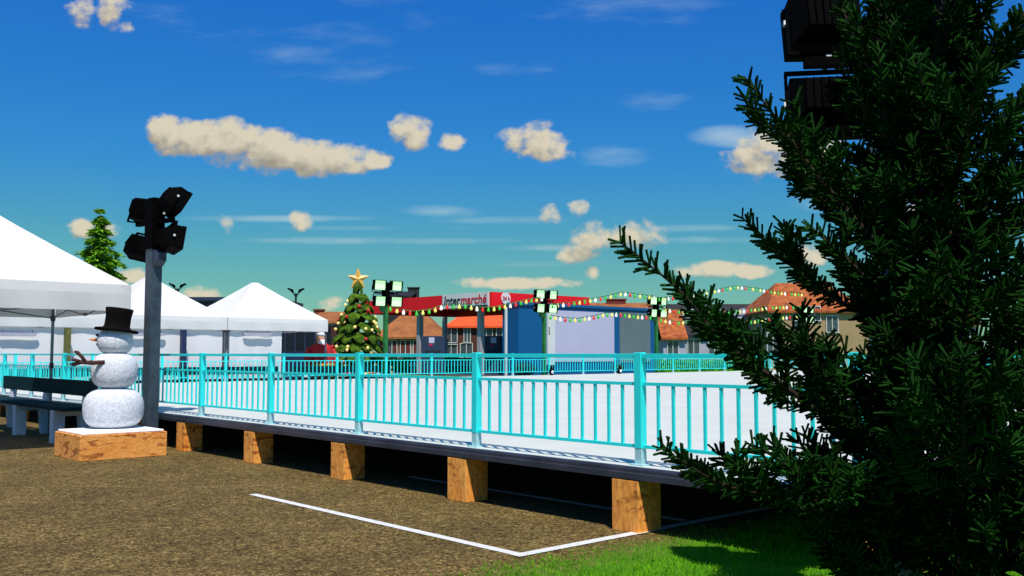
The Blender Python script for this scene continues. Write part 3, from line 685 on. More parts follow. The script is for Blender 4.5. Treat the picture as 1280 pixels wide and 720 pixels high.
# costumed figure beside the tree
p = at(401, 440, ya(401, 31.0))
t = thing('person', 'figure in a red coat with a white beard beside the Christmas tree', 'person', (p.x, p.y, 0), ANG_B-R(6))
k = MB(); k.lathe([(0, .02), (.22, .02), (.30, .5), (.40, .85), (.46, 1.1), (.44, 1.4), (.34, 1.62), (.16, 1.76), (.13, 1.82), (.17, 1.9), (.18, 2.0), (.14, 2.12), (0, 2.16)], (0, 0, 0), 22); k.build('body', M['skin'], t, True)
k = MB(); k.lathe([(.30, .62), (.49, .64), (.52, .9), (.50, 1.2), (.45, 1.5), (.36, 1.68), (.20, 1.78)], (0, 0, 0), 22)
for s in (-1, 1): k.tube([(s*.40, 0, 1.55), (s*.56, -.06, 1.25), (s*.50, -.24, 1.02)], [.15, .14, .11], 10)
k.build('coat', M['red_cloth'], t, True)
k = MB()
for s in (-1, 1): k.tube([(s*.14, 0, .66), (s*.15, -.02, .1), (s*.15, -.12, .07)], [.15, .13, .1], 10)
k.build('trousers', M['black'], t, True)
k = MB(); k.lathe([(.50, .93), (.535, .94), (.535, 1.03), (.50, 1.04)], (0, 0, 0), 22); k.build('belt', M['yellow'], t)
k = MB(); k.ball((0, -.10, 1.74), .17, 12, 8, 1.15); k.ball((0, -.02, 2.1), .19, 12, 8, .55); k.build('beard', M['white_plastic'], t, True)
k = MB(); k.tube([(0, 0, 2.14), (.0, .0, 2.26), (.07, .05, 2.38)], [.17, .12, .03], 12); k.build('hood', M['white_plastic'], t, True)
for s in (-1, 1):
    k = MB(); k.ball((s*.05, -.145, 1.985), .018, 8, 6); k.build('eye', M['coal'], t, True)
# presents
def present(px, Ya, d, m_, rib, lab, bow=True):
    p = at(px, 455, ya(px, Ya)); t = thing('present', lab, 'present', (p.x, p.y, 0), ANG_B+R(random.uniform(-25, 25)), 'presents under the Christmas tree')
    k = MB(); k.box((0, 0, d[2]/2), d); k.build('box', M[m_], t, bevel=.008)
    k = MB(); k.box((0, 0, d[2]/2), (.07, d[1]+.012, d[2]+.012)); k.box((0, 0, d[2]/2), (d[0]+.012, .07, d[2]+.016))
    if bow:
        for s in (-1, 1): k.tube([(0, 0, d[2]), (s*.10, 0, d[2]+.10), (s*.2, 0, d[2]+.06), (s*.12, 0, d[2]+.01)], [.025, .05, .05, .02], 6)
    k.build('ribbon', M[rib], t)
present(429, 30.3, (.34, .34, .78), 'gift_green', 'ribbon', 'tall green present with a yellow bow at the tree')
present(464, 30.3, (.52, .5, .60), 'gift_blue', 'ribbon', 'blue present with a yellow bow right of the striped ball')
present(449, 30.9, (.5, .4, .45), 'red_cloth', 'ribbon', 'red present behind the striped ball')
p = at(440, 462, ya(440, 30.1))
t = thing('striped_ball', 'large white ball with red panels in front of the Christmas tree', 'ball', (p.x, p.y, .0))
k = MB(); k.ball((0, 0, .55), .36, 24, 14); k.build('ball', M['white_plastic'], t, True)
k = MB()
for s in range(3):
    a0 = R(250+s*120); vs = []; n = 8
    for i in range(n+1):
        ph = math.pi*(.16+.68*i/n)
        for da in (-.26, 0, .26): vs.append((.366*math.sin(ph)*math.cos(a0+da), .366*math.sin(ph)*math.sin(a0+da), .55+.366*math.cos(ph)))
    k.add(vs, [(i*3+j, i*3+j+1, (i+1)*3+j+1, (i+1)*3+j) for i in range(n) for j in range(2)])
k.build('red_panel', M['red_ball'], t, True)
k = MB(); k.lathe([(0, 0), (.25, 0), (.22, .22), (0, .24)], (0, 0, 0), 20); k.build('stand', M['gift_green'], t)
# skating aids on the ice
pg = None
for px, lab in ((689, 'small black and white penguin skating aid below the white store column'), (774, 'small black and white penguin skating aid before the dark store panel')):
    b = xa(px, 28.45)
    if pg is None:
        t = thing('skating_aid', lab, 'skating aid', W(28.45, b, D), ANG_A+math.pi+math.pi/2, 'penguin skating aids', .62); pg = t
        k = MB(); k.lathe([(0, .0), (.11, .0), (.15, .1), (.15, .25), (.11, .40), (.085, .46), (.095, .53), (.07, .6), (0, .63)], (0, 0, 0), 16); k.build('body', M['black'], t, True)
        k = MB(); k.ball((0, -.065, .2), .115, 12, 8, 1.35); k.build('belly', M['white_plastic'], t, True)
        k = MB(); k.tube([(0, -.08, .52), (0, -.15, .51)], [.025, .005], 8); k.build('beak', M['carrot'], t)
        for s in (-1, 1):
            k = MB(); k.tube([(s*.13, 0, .40), (s*.19, 0, .28), (s*.17, 0, .16)], [.03, .035, .015], 8); k.build('flipper', M['black'], t, True)
    else:
        t = copy_tree(pg); t.location = W(28.45, b, D); t['label'] = lab
# ------------------------------------------------------------------ garlands
BUL = {}
def garland(pts, label, spacing):
    """a sagging wire through world points with coloured bulbs hung on it"""
    P = [Vector(p) for p in pts]; path = []
    for i in range(len(P)-1):
        for j in range(6): path.append(P[i].lerp(P[i+1], j/6))
    path.append(P[-1])
    t = thing('string_lights', label, 'string lights', P[0], 0, 'string lights over the rink end')
    k = MB(); k.tube([q-P[0] for q in path], .02, 5); k.build('wire', M['wire'], t)
    seq = ['b_green', 'b_yellow', 'b_white', 'b_red', 'b_green', 'b_yellow']; acc = 0; n = 0
    for i in range(len(path)-1):
        seg = (path[i+1]-path[i]).length
        while acc < seg:
            q = path[i].lerp(path[i+1], acc/seg)-P[0]; m_ = seq[n % 6]
            if m_ not in BUL:
                k = MB(); k.lathe([(0, -.19), (.04, -.18), (.062, -.14), (.055, -.09), (.028, -.05), (.025, 0), (0, 0)], (0, 0, 0), 8); BUL[m_] = o = k.build('bulb', M[m_], t, True); o.location = q
            else: o = share(BUL[m_], t, q)
            acc += spacing; n += 1
        acc -= seg
    return t
def gp(pp, a=29.2): return [at(x, y, ya(x, a)) for x, y in pp]
garland(gp([(488, 383), (502, 387), (520, 389), (540, 386), (553, 381), (580, 380), (600, 384), (615, 384), (640, 379), (660, 374), (678, 371)]), 'string lights crossing the red fascia between the two left green-lit posts', .30)
garland(gp([(690, 380), (712, 378), (735, 374), (757, 370), (778, 365), (800, 368), (818, 370)]), 'upper string lights peaking in the sky above the lavender store panel', .34)
garland(gp([(688, 394), (705, 397), (722, 398), (740, 395), (757, 391), (775, 391), (795, 394), (814, 395)]), 'lower string lights across the lavender and grey store panels', .30)
garland(gp([(824, 372), (850, 370), (872, 367), (895, 362), (920, 357), (945, 360), (968, 364), (990, 366), (1006, 367)]), 'topmost string lights peaking in the sky left of the rust roof', .34)
garland(gp([(826, 385), (850, 388), (880, 388), (905, 389), (930, 387), (955, 384), (985, 382), (1004, 384)]), 'middle string lights across the slate roofed white house', .34)
garland(gp([(826, 398), (845, 402), (870, 400), (890, 396), (910, 398), (940, 401), (965, 397), (985, 395), (1002, 394)]), 'lowest string lights across the slate roofed white house', .34)
# ------------------------------------------------------------------ store with canopy
CA, CB = 45.4, 39.2
p0 = at(615, 365, 60); CA = p0.x*AX+p0.y*AY; CB = p0.x*BX+p0.y*BY
st = thing('store', 'red and blue supermarket with a sign and fuel canopy', 'store', (0, 0, 0))
zt, zb = p0.z, at(615, 384, 60).z
LA, LB = 14.5, 8.6
def ring(k, a0, b0, a1, b1, z0, z1, th):
    cs = [(a0, b0), (a1, b0), (a1, b1), (a0, b1)]
    for i in range(4):
        (pa, pb), (qa, qb) = cs[i], cs[(i+1) % 4]
        ext = th/2
        if i % 2 == 0: pts = ((min(pa, qa)-ext, pb-ext), (max(pa, qa)+ext, pb+ext))
        else: pts = ((pa-ext, min(pb, qb)+ext), (pa+ext, max(pb, qb)-ext))
        c_ = W((pts[0][0]+pts[1][0])/2, (pts[0][1]+pts[1][1])/2, (z0+z1)/2)
        k.box(c_, (abs(pts[1][0]-pts[0][0]), abs(pts[1][1]-pts[0][1]), z1-z0), ANG_A)
k = MB(); ring(k, CA, CB, CA+LA, CB+LB, zb, zt, .24); k.build('fascia', M['store_red'], st)
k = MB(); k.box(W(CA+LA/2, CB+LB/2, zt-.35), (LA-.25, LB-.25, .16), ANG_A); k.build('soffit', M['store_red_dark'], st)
for px, a in ((525, CA+8.4), (601, CA+1.6)):
    b = CB+.5; q = W(a, b)
    # move along the canopy edge until it lines up with the column seen
    for _ in range(40):
        d_ = (640+F*q.x/q.y)-px; a += d_*.02; q = W(a, b)
    k = MB(); k.box((q.x, q.y, zb/2), (.34, .34, zb+.3), ANG_A); k.build('column', M['col_grey'], st)
for px in (556,):
    b = CB+LB-.5; a = CA+6; q = W(a, b)
    for _ in range(60):
        d_ = (640+F*q.x/q.y)-px; a += d_*.02; q = W(a, b)
    k = MB(); k.box((q.x, q.y, zb/2), (.30, .30, zb+.3), ANG_A); k.build('column', M['col_grey'], st)
# sign on the fascia's left face (faces -b)
a_l = CA
for _ in range(80):
    q = W(a_l, CB-.16); a_l += ((640+F*q.x/q.y)-553)*.01
sgl = a_l-CA-.12
k = MB(); k.box(W(CA+.12+sgl/2, CB-.15, (zt+zb)/2+.04), (sgl, .06, (zt-zb)*.98), ANG_A); sg = k.build('sign_panel', M['store_white'], st)
rotB = (math.pi/2, 0, ANG_A+math.pi)                     # text reads left to right seen from -b: runs along -a
th_ = (zt-zb)*.86
o1, w1 = text_mesh('lettering', 'Inter', th_, 'ink', sg, (0, 0, 0), rotB, .12, .012)
o2, w2 = text_mesh('lettering', 'marché', th_, 'ink_red', sg, (0, 0, 0), rotB, .12, .012)
kx = (sgl-.35)/(w1+w2); base = W(CA+.12+sgl-.17, CB-.192, zb+(zt-zb)*.30)
for o, off in ((o1, 0), (o2, w1*kx)):
    o.location = base-Av*off; o.scale = (kx, 1, 1)
k = MB(); k.box(W(CA+.12+sgl*.30, CB-.186, zb+(zt-zb)*.13), (sgl*.56, .02, (zt-zb)*.10), ANG_A); k.build('underline', M['ink'], sg)
# round opening-hours disc on the right face (faces -a)
q = at(633, 373, ya(633, CA-.2)); zc = q.z; bb = xa(633, CA-.2)
k = MB(); rad = (zt-zb)*.40
k.prism([(rad*math.cos(i*math.pi/12), rad*math.sin(i*math.pi/12)) for i in range(24)], .05, W(CA-.175, bb, zc), Bv, (0, 0, 1), Av); dk = k.build('sign_disc', M['store_white'], st)
o, w = text_mesh('lettering', '24 h', rad*.85, 'ink_red', dk, (0, 0, 0), (math.pi/2, 0, ANG_B), 0, .008)
o.location = W(CA-.192, bb-w/2, zc-rad*.28)
# blue wing
WA = CA-1.2; zw = za(720, 384.5, WA); dpt = 1.5
bl = xa(648, WA); br = xa(818, WA)
k = MB(); k.box(W(WA+dpt/2, (bl+br)/2, zw/2), (dpt, br-bl, zw), ANG_A); k.build('wall', M['store_blue'], st)
k = MB(); k.box(W(WA+dpt/2-.02, (bl+br)/2, zw+.09), (dpt+.16, br-bl+.14, .18), ANG_A); k.build('roof_trim', M['store_blue'], st)
def panel(name, x0, x1, y0, y1, m_, proud):
    b0, b1 = xa(x0, WA), xa(x1, WA); z1 = za((x0+x1)/2, y0, WA); z0 = max(.02, za((x0+x1)/2, y1, WA))
    k = MB(); k.box(W(WA-proud/2-.002, (b0+b1)/2, (z0+z1)/2), (proud, b1-b0, z1-z0), ANG_A); return k.build(name, M[m_], st)
panel('panel', 693, 767, 389.5, 452, 'lavender', .05); panel('panel', 774, 812, 391, 453, 'grey_panel', .05)
panel('column', 683, 692, 386, 456, 'store_white', .14); 
k = MB()
for yy_ in (410, 413.5, 417): 
    q = at(686.5, yy_, ya(686.5, WA-.15)); k.box((q.x, q.y, q.z), (.02, .10, .10), ANG_A)
k.build('switch', M['ink'], st)
q = at(632.5, 420, ya(632.5, WA-.3)); zc0 = at(632.5, 456, q.y).z
k = MB(); k.box((q.x, q.y, (zw-.2)/2), (.12, .12, zw-.2), ANG_A); k.build('downpipe', M['store_white'], st)
# navy cabinets under the canopy
cb = None
for px, lab in ((541, 'navy fuel cabinet with a pale sign under the canopy, nearer the tree'), (618, 'navy fuel cabinet with a pale sign under the canopy, beside the blue wall')):
    Y = 62.5; q = at(px, 440, Y); zt_ = at(px, 420, Y).z
    if cb is None:
        t = cb = thing('fuel_cabinet', lab, 'fuel pump', (q.x, q.y, 0), R(8), 'fuel cabinets under the canopy')
        k = MB(); k.box((0, 0, zt_/2), (1.5, .7, zt_)); k.build('housing', M['navy'], t, bevel=.02)
        k = MB(); k.box((-.1, -.36, zt_-.28), (.36, .03, .36)); s = k.build('sign', M['lavender'], t)
        k = MB(); k.box((-.16, -.36, zt_-.58), (.22, .02, .14)); k.build('sticker', M['pink_cloth'], t)
        k = MB()
        for i in range(7): k.box((-.45+i*.15, -.36, zt_-.98), (.11, .03, .12))
        k.build('display', M['ink'], t)
    else: t = copy_tree(cb); t.location = (q.x, q.y, 0); t['label'] = lab
# low shrubs by the store
def leafball(name, c, r, n, m_, parent, size, sz=1.):
    a = rng.normal(size=(n, 3)); a /= np.linalg.norm(a, axis=1)[:, None]; rad = rng.random(n)**.4
    p = np.array(c)+a*(rad*r)[:, None]*np.array([1, 1, sz]); d1 = rng.normal(size=(n, 3)); d1 /= np.linalg.norm(d1, axis=1)[:, None]; d2 = rng.normal(size=(n, 3)); d2 /= np.linalg.norm(d2, axis=1)[:, None]
    V = np.stack([p-d1*size, p+d2*size*.6, p+d1*size, p-d2*size*.6], 1); return np_mesh(name, V, 4, m_, parent)
for px, w, lab in ((655, .75, 'low dark shrub at the foot of the blue store wall'), (684, .35, 'small dark shrub at the foot of the white store column'), (772, .4, 'small dark shrub below the lavender store panel')):
    Y = ya(px, WA-1.2); q = at(px, 460, Y)
    t = thing('shrub', lab, 'shrub', (q.x, q.y, 0), 0, 'shrubs along the store')
    leafball('foliage', (0, 0, .45), w, 500, 'shrub', t, .12, .6); k = MB(); k.tube([(0, 0, 0), (0, 0, .5)], [.05, .02], 6); k.build('stem', M['bark'], t)
# ------------------------------------------------------------------ houses
def window(par, c, w, h, rz, mf='win_frame', shut=False, bars=True):
    """frame round a pane on a wall; c is the middle on the wall's face, local -y looks out"""
    k = MB(); cz, sz = math.cos(rz), math.sin(rz)
    def bx(x, y, z, dx, dy, dz): k.box((c[0]+x*cz-y*sz, c[1]+x*sz+y*cz, c[2]+z), (dx, dy, dz), rz)
    t_ = .065
    bx(0, -.05, h/2, w+t_*2, .10, t_); bx(0, -.07, -h/2, w+t_*2+.1, .14, t_)
    for s in (-1, 1): bx(s*(w/2+t_/2), -.05, 0, t_, .10, h-t_)
    if bars: bx(0, -.045, 0, .06, .09, h-t_)
    f = k.build('window', M[mf], par)
    k = MB(); bx(0, -.015, 0, w, .03, h-t_); k.build('pane', M['glass'], f)
    if shut:
        for s in (-1, 1):
            k = MB(); bx(s*(w*.95+t_), -.04, 0, w*.5, .05, h); k.build('shutter', M[shut], f)
    return f
def house(label, xl, xr, ybase_z, y_eave, y_ridge, Y, depth, roofm, wallm, rz=0., ridge='x', hip=0., wins=(), chim=(), dorm=(), shut=False):
    """a house whose front wall spans columns xl..xr at distance Y, its heights read at that distance"""
    p, q = at(xl, y_eave, Y), at(xr, y_eave, Y); w = q.x-p.x; ze = p.z; zr = at((xl+xr)/2, y_ridge, Y+(depth/2 if ridge == 'x' else 0)).z
    t = thing('house', label, 'house', ((p.x+q.x)/2, Y, 0), rz, 'houses beyond the rink')
    k = MB(); k.box((0, depth/2, ze/2), (w, depth, ze))
    if ridge == 'y': k.prism([(-w/2, 0), (w/2, 0), (0, zr-ze)], depth-.02, (0, .01, ze), (1, 0, 0), (0, 0, 1), (0, 1, 0))
    elif not hip:
        for x in (-w/2+.002, w/2-.302): k.prism([(0, 0), (depth, 0), (depth/2, zr-ze)], .3, (x, 0, ze), (0, 1, 0), (0, 0, 1), (1, 0, 0))
    k.build('wall', M[wallm], t)
    k = MB(); ov = .35; th = .18
    if ridge == 'x':
        hx = w/2+.2; rx = hx-hip*depth/2
        s_ = (zr-ze)/(depth/2); lo = ze-ov*s_
        vs = [(-hx, -ov, lo), (hx, -ov, lo), (hx, depth+ov, lo), (-hx, depth+ov, lo), (-rx, depth/2, zr), (rx, depth/2, zr)]
        vs = [(x, y, z+.04) for x, y, z in vs]; up = [(x, y, z+th) for x, y, z in vs]
        k.add(vs+up, [(1, 0, 4, 5), (3, 2, 5, 4), (0, 3, 4), (2, 1, 5), (6, 7, 11, 10), (8, 9, 10, 11), (9, 6, 10), (7, 8, 11), (0, 1, 7, 6), (1, 2, 8, 7), (2, 3, 9, 8), (3, 0, 6, 9)])
    else:
        hx = w/2+ov; s_ = (zr-ze)/(w/2); lo = ze-ov*s_
        vs = [(-hx, -.3, lo), (0, -.3, zr), (hx, -.3, lo), (-hx, depth+.3, lo), (0, depth+.3, zr), (hx, depth+.3, lo)]
        vs = [(x, y, z+.04) for x, y, z in vs]; up = [(x, y, z+th) for x, y, z in vs]
        k.add(vs+up, [(0, 1, 4, 3), (1, 2, 5, 4), (6, 9, 10, 7), (7, 10, 11, 8), (0, 6, 7, 1), (1, 7, 8, 2), (3, 4, 10, 9), (4, 5, 11, 10), (0, 3, 9, 6), (2, 8, 11, 5)])
    rf = k.build('roof', M[roofm], t)
    mid = (p.x+q.x)/2
    for (cx, cw, ytop, m_) in chim:
        c_ = at(cx, ytop, Y+depth/2); k = MB(); hgt = c_.z-(zr-1.2); k.box((c_.x-mid, depth/2, c_.z-hgt/2), (cw, .7, hgt)); k.box((c_.x-mid, depth/2, c_.z+.05), (cw+.16, .86, .12)); k.build('chimney', M[m_], rf)
    for (wx, wy, ww, wh) in wins:
        c_ = at(wx, wy, Y); window(t, (c_.x-mid, -.002, c_.z), ww, wh, 0, shut=shut)
    for (dx, dy, dw, dh, m_) in dorm:
        yy_ = depth*.16; c_ = at(dx, dy, Y+yy_); k = MB(); k.box((c_.x-mid, yy_+.9, c_.z), (dw, 1.8, dh)); k.prism([(-dw/2-.15, 0), (dw/2+.15, 0), (0, dw*.42)], 1.9, (c_.x-mid, yy_-.08, c_.z+dh/2), (1, 0, 0), (0, 0, 1), (0, 1, 0)); d_ = k.build('dormer', M[m_], t)
        window(t, (c_.x-mid, yy_-.002, c_.z), dw*.62, dh*.62, 0)
    return t
house('beige house with a brown tiled roof seen under the canopy', 470, 556, 0, 421, 386, 82, 8, 'tile_brown', 'render_beige', hip=.7, wins=[(490, 434, .8, 1.2), (507, 434, .8, 1.2), (523, 434, .8, 1.2)], shut='shutter')
house('brown brick house with a bright orange roof under the canopy', 559, 655, 0, 408.5, 386, 84, 9, 'tile_orange', 'brick', hip=.5, wins=[(564, 419, 1., 1.6), (584, 419, .5, 1.3), (608, 418, 1., 1.5), (628, 418, 1., 1.5), (564, 437, 1., 1.2), (583, 438, 1., 1.2)])
house('dark tall house with a chimney rising behind the red fascia', 484, 512, 0, 372, 367, 94, 9, 'tile_dark', 'dark_wall', chim=[(517, 1.1, 360.5, 'dark_wall')])
house('house with a brown roof between the tent and the Christmas tree', 392, 430, 0, 404, 392.5, 88, 8, 'tile_brown', 'render_beige', chim=[(399, .9, 388, 'chimney')])
house('white house with an orange tiled roof right of the store', 829, 856, 0, 422, 390, 76, 7, 'tile_rust', 'render_white', wins=[(841, 436, .8, 1.3)], chim=[])
house('long white house with a dark slate roof and dormer windows', 845, 962, 0, 418, 383, 86, 8, 'tile_dark', 'render_white', wins=[(867, 436, 1., 1.8), (893, 436, 1., 1.8), (920, 436, 1., 1.8), (945, 436, 1., 1.8)], dorm=[(866, 405, 1.5, 1.5, 'render_white'), (900, 405, 1.5, 1.5, 'render_white'), (931, 404, 1.5, 1.5, 'render_white')], chim=[(876, .9, 379, 'render_white')])
house('tall tan house with a steep rust roof behind the string lights', 960, 1085, 0, 389, 357, 80, 10, 'tile_rust', 'render_tan', hip=.45, wins=[(967, 400, .8, 1.7), (998, 392, .9, 1.2), (1018, 392, .9, 1.2), (998, 405, .9, 1.2), (966, 430, .9, 1.9), (1040, 405, .9, 1.4)], chim=[(1030, .9, 354, 'chimney')])
house('white house with a rust roof glimpsed through the fir', 1110, 1220, 0, 405, 372, 90, 8, 'tile_rust', 'render_white', wins=[(1130, 420, .9, 1.4), (1160, 420, .9, 1.4), (1195, 420, .9, 1.4)])
house('low house with a brick chimney behind the store roof', 735, 818, 0, 398, 381.5, 92, 8, 'tile_brown', 'render_white', chim=[(770, 1.9, 375, 'chimney')])
# navy building behind the tents
p, q = at(238, 376, 62), at(342, 376, 62)
t = thing('building', 'dark navy building with glass front behind the white tents', 'building', ((p.x+q.x)/2, 62, 0)); w = q.x-p.x
k = MB(); k.box((0, 4, p.z/2), (w, 8, p.z)); k.build('wall', M['navy_dark'], t)
k = MB(); k.box((0, 4, p.z+.12), (w+.3, 8.3, .24)); k.box((0, -.06, p.z-.6), (w, .12, .5)); k.box((0, -.06, .7), (w, .12, 1.4)); k.build('cladding', M['navy'], t)
for i in range(8): window(t, (-w/2+.9+i*(w-1.8)/7, -.002, 2.4), .8, 1.4, 0, 'navy')
p, q = at(350, 408, 50), at(414, 408, 50)
t = thing('shed', 'low dark shed with a navy base seen through the open tent side', 'shed', ((p.x+q.x)/2, 50, 0)); w = q.x-p.x
k = MB(); k.box((0, 1.5, p.z/2), (w, 3, p.z)); k.build('wall', M['navy_dark'], t)
k = MB(); k.box((0, 1.5, p.z+.07), (w+.3, 3.4, .14)); k.build('roof', M['dark_wall'], t)
k = MB(); k.box((0, -.04, .75), (w, .08, 1.5)); k.build('base_panel', M['post_navy'], t)
k = MB()
for i in range(5): k.box((-w/2+.3+i*(w-.6)/4, -.04, (p.z+1.5)/2), (.06, .08, p.z-1.5))
k.build('mullion', M['navy'], t)
# street lamps with two wing heads
lm = None
for px, py, lab in ((370, 362, 'dark two-armed street lamp right of the tent peak'), (222, 356, 'dark two-armed street lamp beside the snowman lamp post')):
    q = at(px, py, 56)
    if lm is None:
        t = lm = thing('street_lamp', lab, 'street lamp', (q.x, q.y, q.z-5.2), R(10), 'two-armed street lamps')
        k = MB(); k.tube([(0, 0, 0), (0, 0, 5.0)], [.09, .055], 10); k.build('pole', M['black_metal'], t)
        for s in (-1, 1):
            k = MB(); k.tube([(0, 0, 4.75), (s*.16, 0, 5.02), (s*.3, 0, 5.12)], .035, 8); a_ = k.build('arm', M['black_metal'], t)
            k = MB(); k.prism([(s*.12, 5.04), (s*.50, 5.22), (s*.44, 5.30), (s*.16, 5.20)][::s], .22, (0, .11, 0), (1, 0, 0), (0, 0, 1), (0, -1, 0)); k.build('lamp_head', M['black'], a_)
    else: t = copy_tree(lm); t.location = (q.x, q.y, q.z-5.2); t['label'] = lab
# hedges and a guard rail before the houses
M['hedge'] = mat('hedge_leaf', (.06, .30, .010), .85, 0, 1.2, spec=.1, col2=(.15, .52, .02), translucent=.2)
def hedge(label, p, q, h, d):
    p, q = Vector(p), Vector(q); L = (q-p).length; rz = math.atan2(q.y-p.y, q.x-p.x); t = thing('hedge', label, 'hedge', p, rz, 'clipped hedges')
    k = MB(); k.box((L/2, 0, h/2-.06), (L-.15, d-.15, h-.12)); k.build('stems', M['hedge'], t)
    n = int(L*260); c = np.stack([rng.uniform(0, L, n), rng.uniform(-d/2, d/2, n), rng.uniform(.05, h, n)], 1); f = rng.integers(0, 3, n)
    c[f == 0, 2] = h+rng.normal(size=(f == 0).sum())*.04; c[f == 1, 1] = -d/2+rng.normal(size=(f == 1).sum())*.04
    d1 = rng.normal(size=(n, 3))*.07; d2 = rng.normal(size=(n, 3))*.05
    np_mesh('foliage', np.stack([c-d1, c+d2, c+d1, c-d2], 1), 4, 'hedge', t)
hedge('clipped green hedge under the canopy before the brick house', at(466, 450, 74).xy.to_3d(), at(634, 450, 74).xy.to_3d(), .98, .9)
hedge('clipped green hedge before the white house and tan house', W(47, xa(816, 47)), W(47, xa(1110, 47)), .80, .9)
t = thing('guard_rail', 'low grey guard rail before the hedge under the canopy', 'guard rail', at(512, 450, 68).xy.to_3d())
k = MB(); k.box((3.6, 0, .64), (7.2, .08, .26)); k.build('rail', M['col_grey'], t, bevel=.02)
for i in range(5): k = MB(); k.box((.2+i*1.7, .09, .38), (.1, .1, .76)); k.build('post', M['col_grey'], t)
# ------------------------------------------------------------------ pale green spruce beyond the tents
def spruce(loc, H, Rb):
    t = thing('spruce_tree', 'bright green spruce rising behind the big near tent', 'tree', loc)
    k = MB(); k.tube([(0, 0, 0), (0, 0, H*.97)], [.16, .02], 8); k.build('trunk', M['bark'], t)
    vs = []; tiers = 17
    for i in range(tiers):
        f = i/(tiers-1); z = .9+f*(H-1.0); r = Rb*(1-f)**.8+.10; n = int(11+13*(1-f))
        for j in range(n):
            a = rng.uniform(0, 6.283); L_ = r*rng.uniform(.72, 1.12); dr = L_*rng.uniform(.25, .42)
            m = int(24+L_*34)
            for q in range(m):
                s = ((q+rng.random())/m)**.8; w = .44*(1-s*.4)*(.6+.4*r/Rb); c_ = np.array([math.cos(a)*L_*s, math.sin(a)*L_*s, z-dr*s*s*1.2+.05])
                c_ += rng.normal(size=3)*np.array([.05, .05, .035])*(.4+s)
                d = np.array([math.cos(a+rng.normal()*.7), math.sin(a+rng.normal()*.7), -.25+rng.normal()*.25]); u = np.cross(d, [0, 0, 1]); u = u/np.linalg.norm(u)+rng.normal(size=3)*.25
                vs.append([c_-u*w*.42, c_+d*w*.35-u*w*.18, c_+d*w*1.0, c_+u*w*.42])
    for i in range(5200):                                # inner foliage that closes the crown
        f = rng.random()**1.5; z = .7+f*(H-1.); r = (Rb*(1-f)**.8+.10)*.70*(.75+.25*math.sin(f*tiers*6.283)); a = rng.uniform(0, 6.283); q = r*rng.random()**.4
        c_ = np.array([q*math.cos(a), q*math.sin(a), z]); d = np.array([math.cos(a+rng.normal()*.6), math.sin(a+rng.normal()*.6), -.3+rng.normal()*.3]); u = np.cross(d, [0, 0, 1]); u /= np.linalg.norm(u); w = .26
        vs.append([c_-u*w*.4, c_+d*w*.3-u*w*.2, c_+d*w, c_+u*w*.4])
    np_mesh('crown', np.array(vs), 4, 'spruce', t)
q = at(125, 300, 46); spruce((q.x, q.y, 0), at(125, 262, 46).z, 2.35)
# ------------------------------------------------------------------ the dark fir in the foreground
FY = 4.3; fx = at(1186, 400, FY).x
ft = thing('fir_tree', 'large dark green fir close by at the grass corner', 'tree', (0, 0, 0))
T = lambda z: Vector((fx+.012*math.sin(z*2.1), FY+.012*math.cos(z*1.7), z))
k = MB(); zs = [0, .15, .5, 1., 1.6, 2.2, 2.8, 3.4, 4.0, 4.35]; k.tube([T(z) for z in zs], [.085, .066, .06, .054, .047, .04, .03, .021, .012, .004], 12); k.build('trunk', M['bark'], ft, True)
wood = MB(); segs = []                                   # segs: (p, q, needle length factor)
def poly_at(pts, s):
    L = [0.]
    for i in range(len(pts)-1): L.append(L[-1]+(pts[i+1]-pts[i]).length)
    x = s*L[-1]
    for i in range(len(pts)-1):
        if x <= L[i+1]+1e-9:
            f = (x-L[i])/max(1e-6, L[i+1]-L[i]); return pts[i].lerp(pts[i+1], f), (pts[i+1]-pts[i]).normalized(), L[-1]
    return pts[-1], (pts[-1]-pts[-2]).normalized(), L[-1]
def smooth_path(pts, n=10):
    out = []
    P = [pts[0]*2-pts[1]]+pts+[pts[-1]*2-pts[-2]]
    for i in range(1, len(P)-2):
        for j in range(n):
            t = j/n; a, b, c, d = P[i-1], P[i], P[i+1], P[i+2]
            out.append(.5*((2*b)+(c-a)*t+(2*a-5*b+4*c-d)*t*t+(3*b-a-3*c+d)*t**3))
    out.append(pts[-1]); return out
fr = random.Random(7)
def branch(pts, lvl=0, bare=.06, twigs=True, r0=.013, clear=0.):
    pts = smooth_path(pts, 5); _, _, L = poly_at(pts, 0)
    wood.tube(pts, [r0*(1-.8*i/(len(pts)-1)) for i in range(len(pts))], 5)
    n = max(3, int(L*(1-bare)/.05))
    prev = poly_at(pts, bare)[0]
    for i in range(1, n+1):
        q = poly_at(pts, bare+(1-bare)*i/n)[0]; segs.append((prev, q, 1. if i < n else 1.)); prev = q
    if not twigs: return
    m = int(L/.125); side = fr.choice((-1, 1))
    for i in range(m):
        s = .16+(.84-clear)*(i+.5)/m
        if s > 1-clear-.02: break
        p, d, _ = poly_at(pts, s); up = Vector((0, 0, 1)); lat = d.cross(up).normalized(); nrm = lat.cross(d).normalized()
        tl = L*.38*(1-s)**.7+.06; tl = min(tl, .42)*fr.uniform(.75, 1.15); side = -side
        an = R(fr.uniform(42, 60)); el = fr.uniform(-.12, .45)
        dr = (d*math.cos(an)+lat*side*math.sin(an)+nrm*el).normalized(); e1 = p+dr*tl*.5; e2 = p+(dr+d*.25+up*.18).normalized()*tl
        branch([p, e1, e2], lvl+1, .06, False, r0*.45)
        if tl > .22 and fr.random() < .8:
            for sd_ in (-1, 1):
                q = p.lerp(e1, .9); dd = (dr*.72+lat*.0+d*.5*sd_*side+up*.12).normalized(); branch([q, q+dd*tl*.22, q+(dd+dr*.2).normalized()*tl*.45], lvl+2, .05, False, r0*.3)
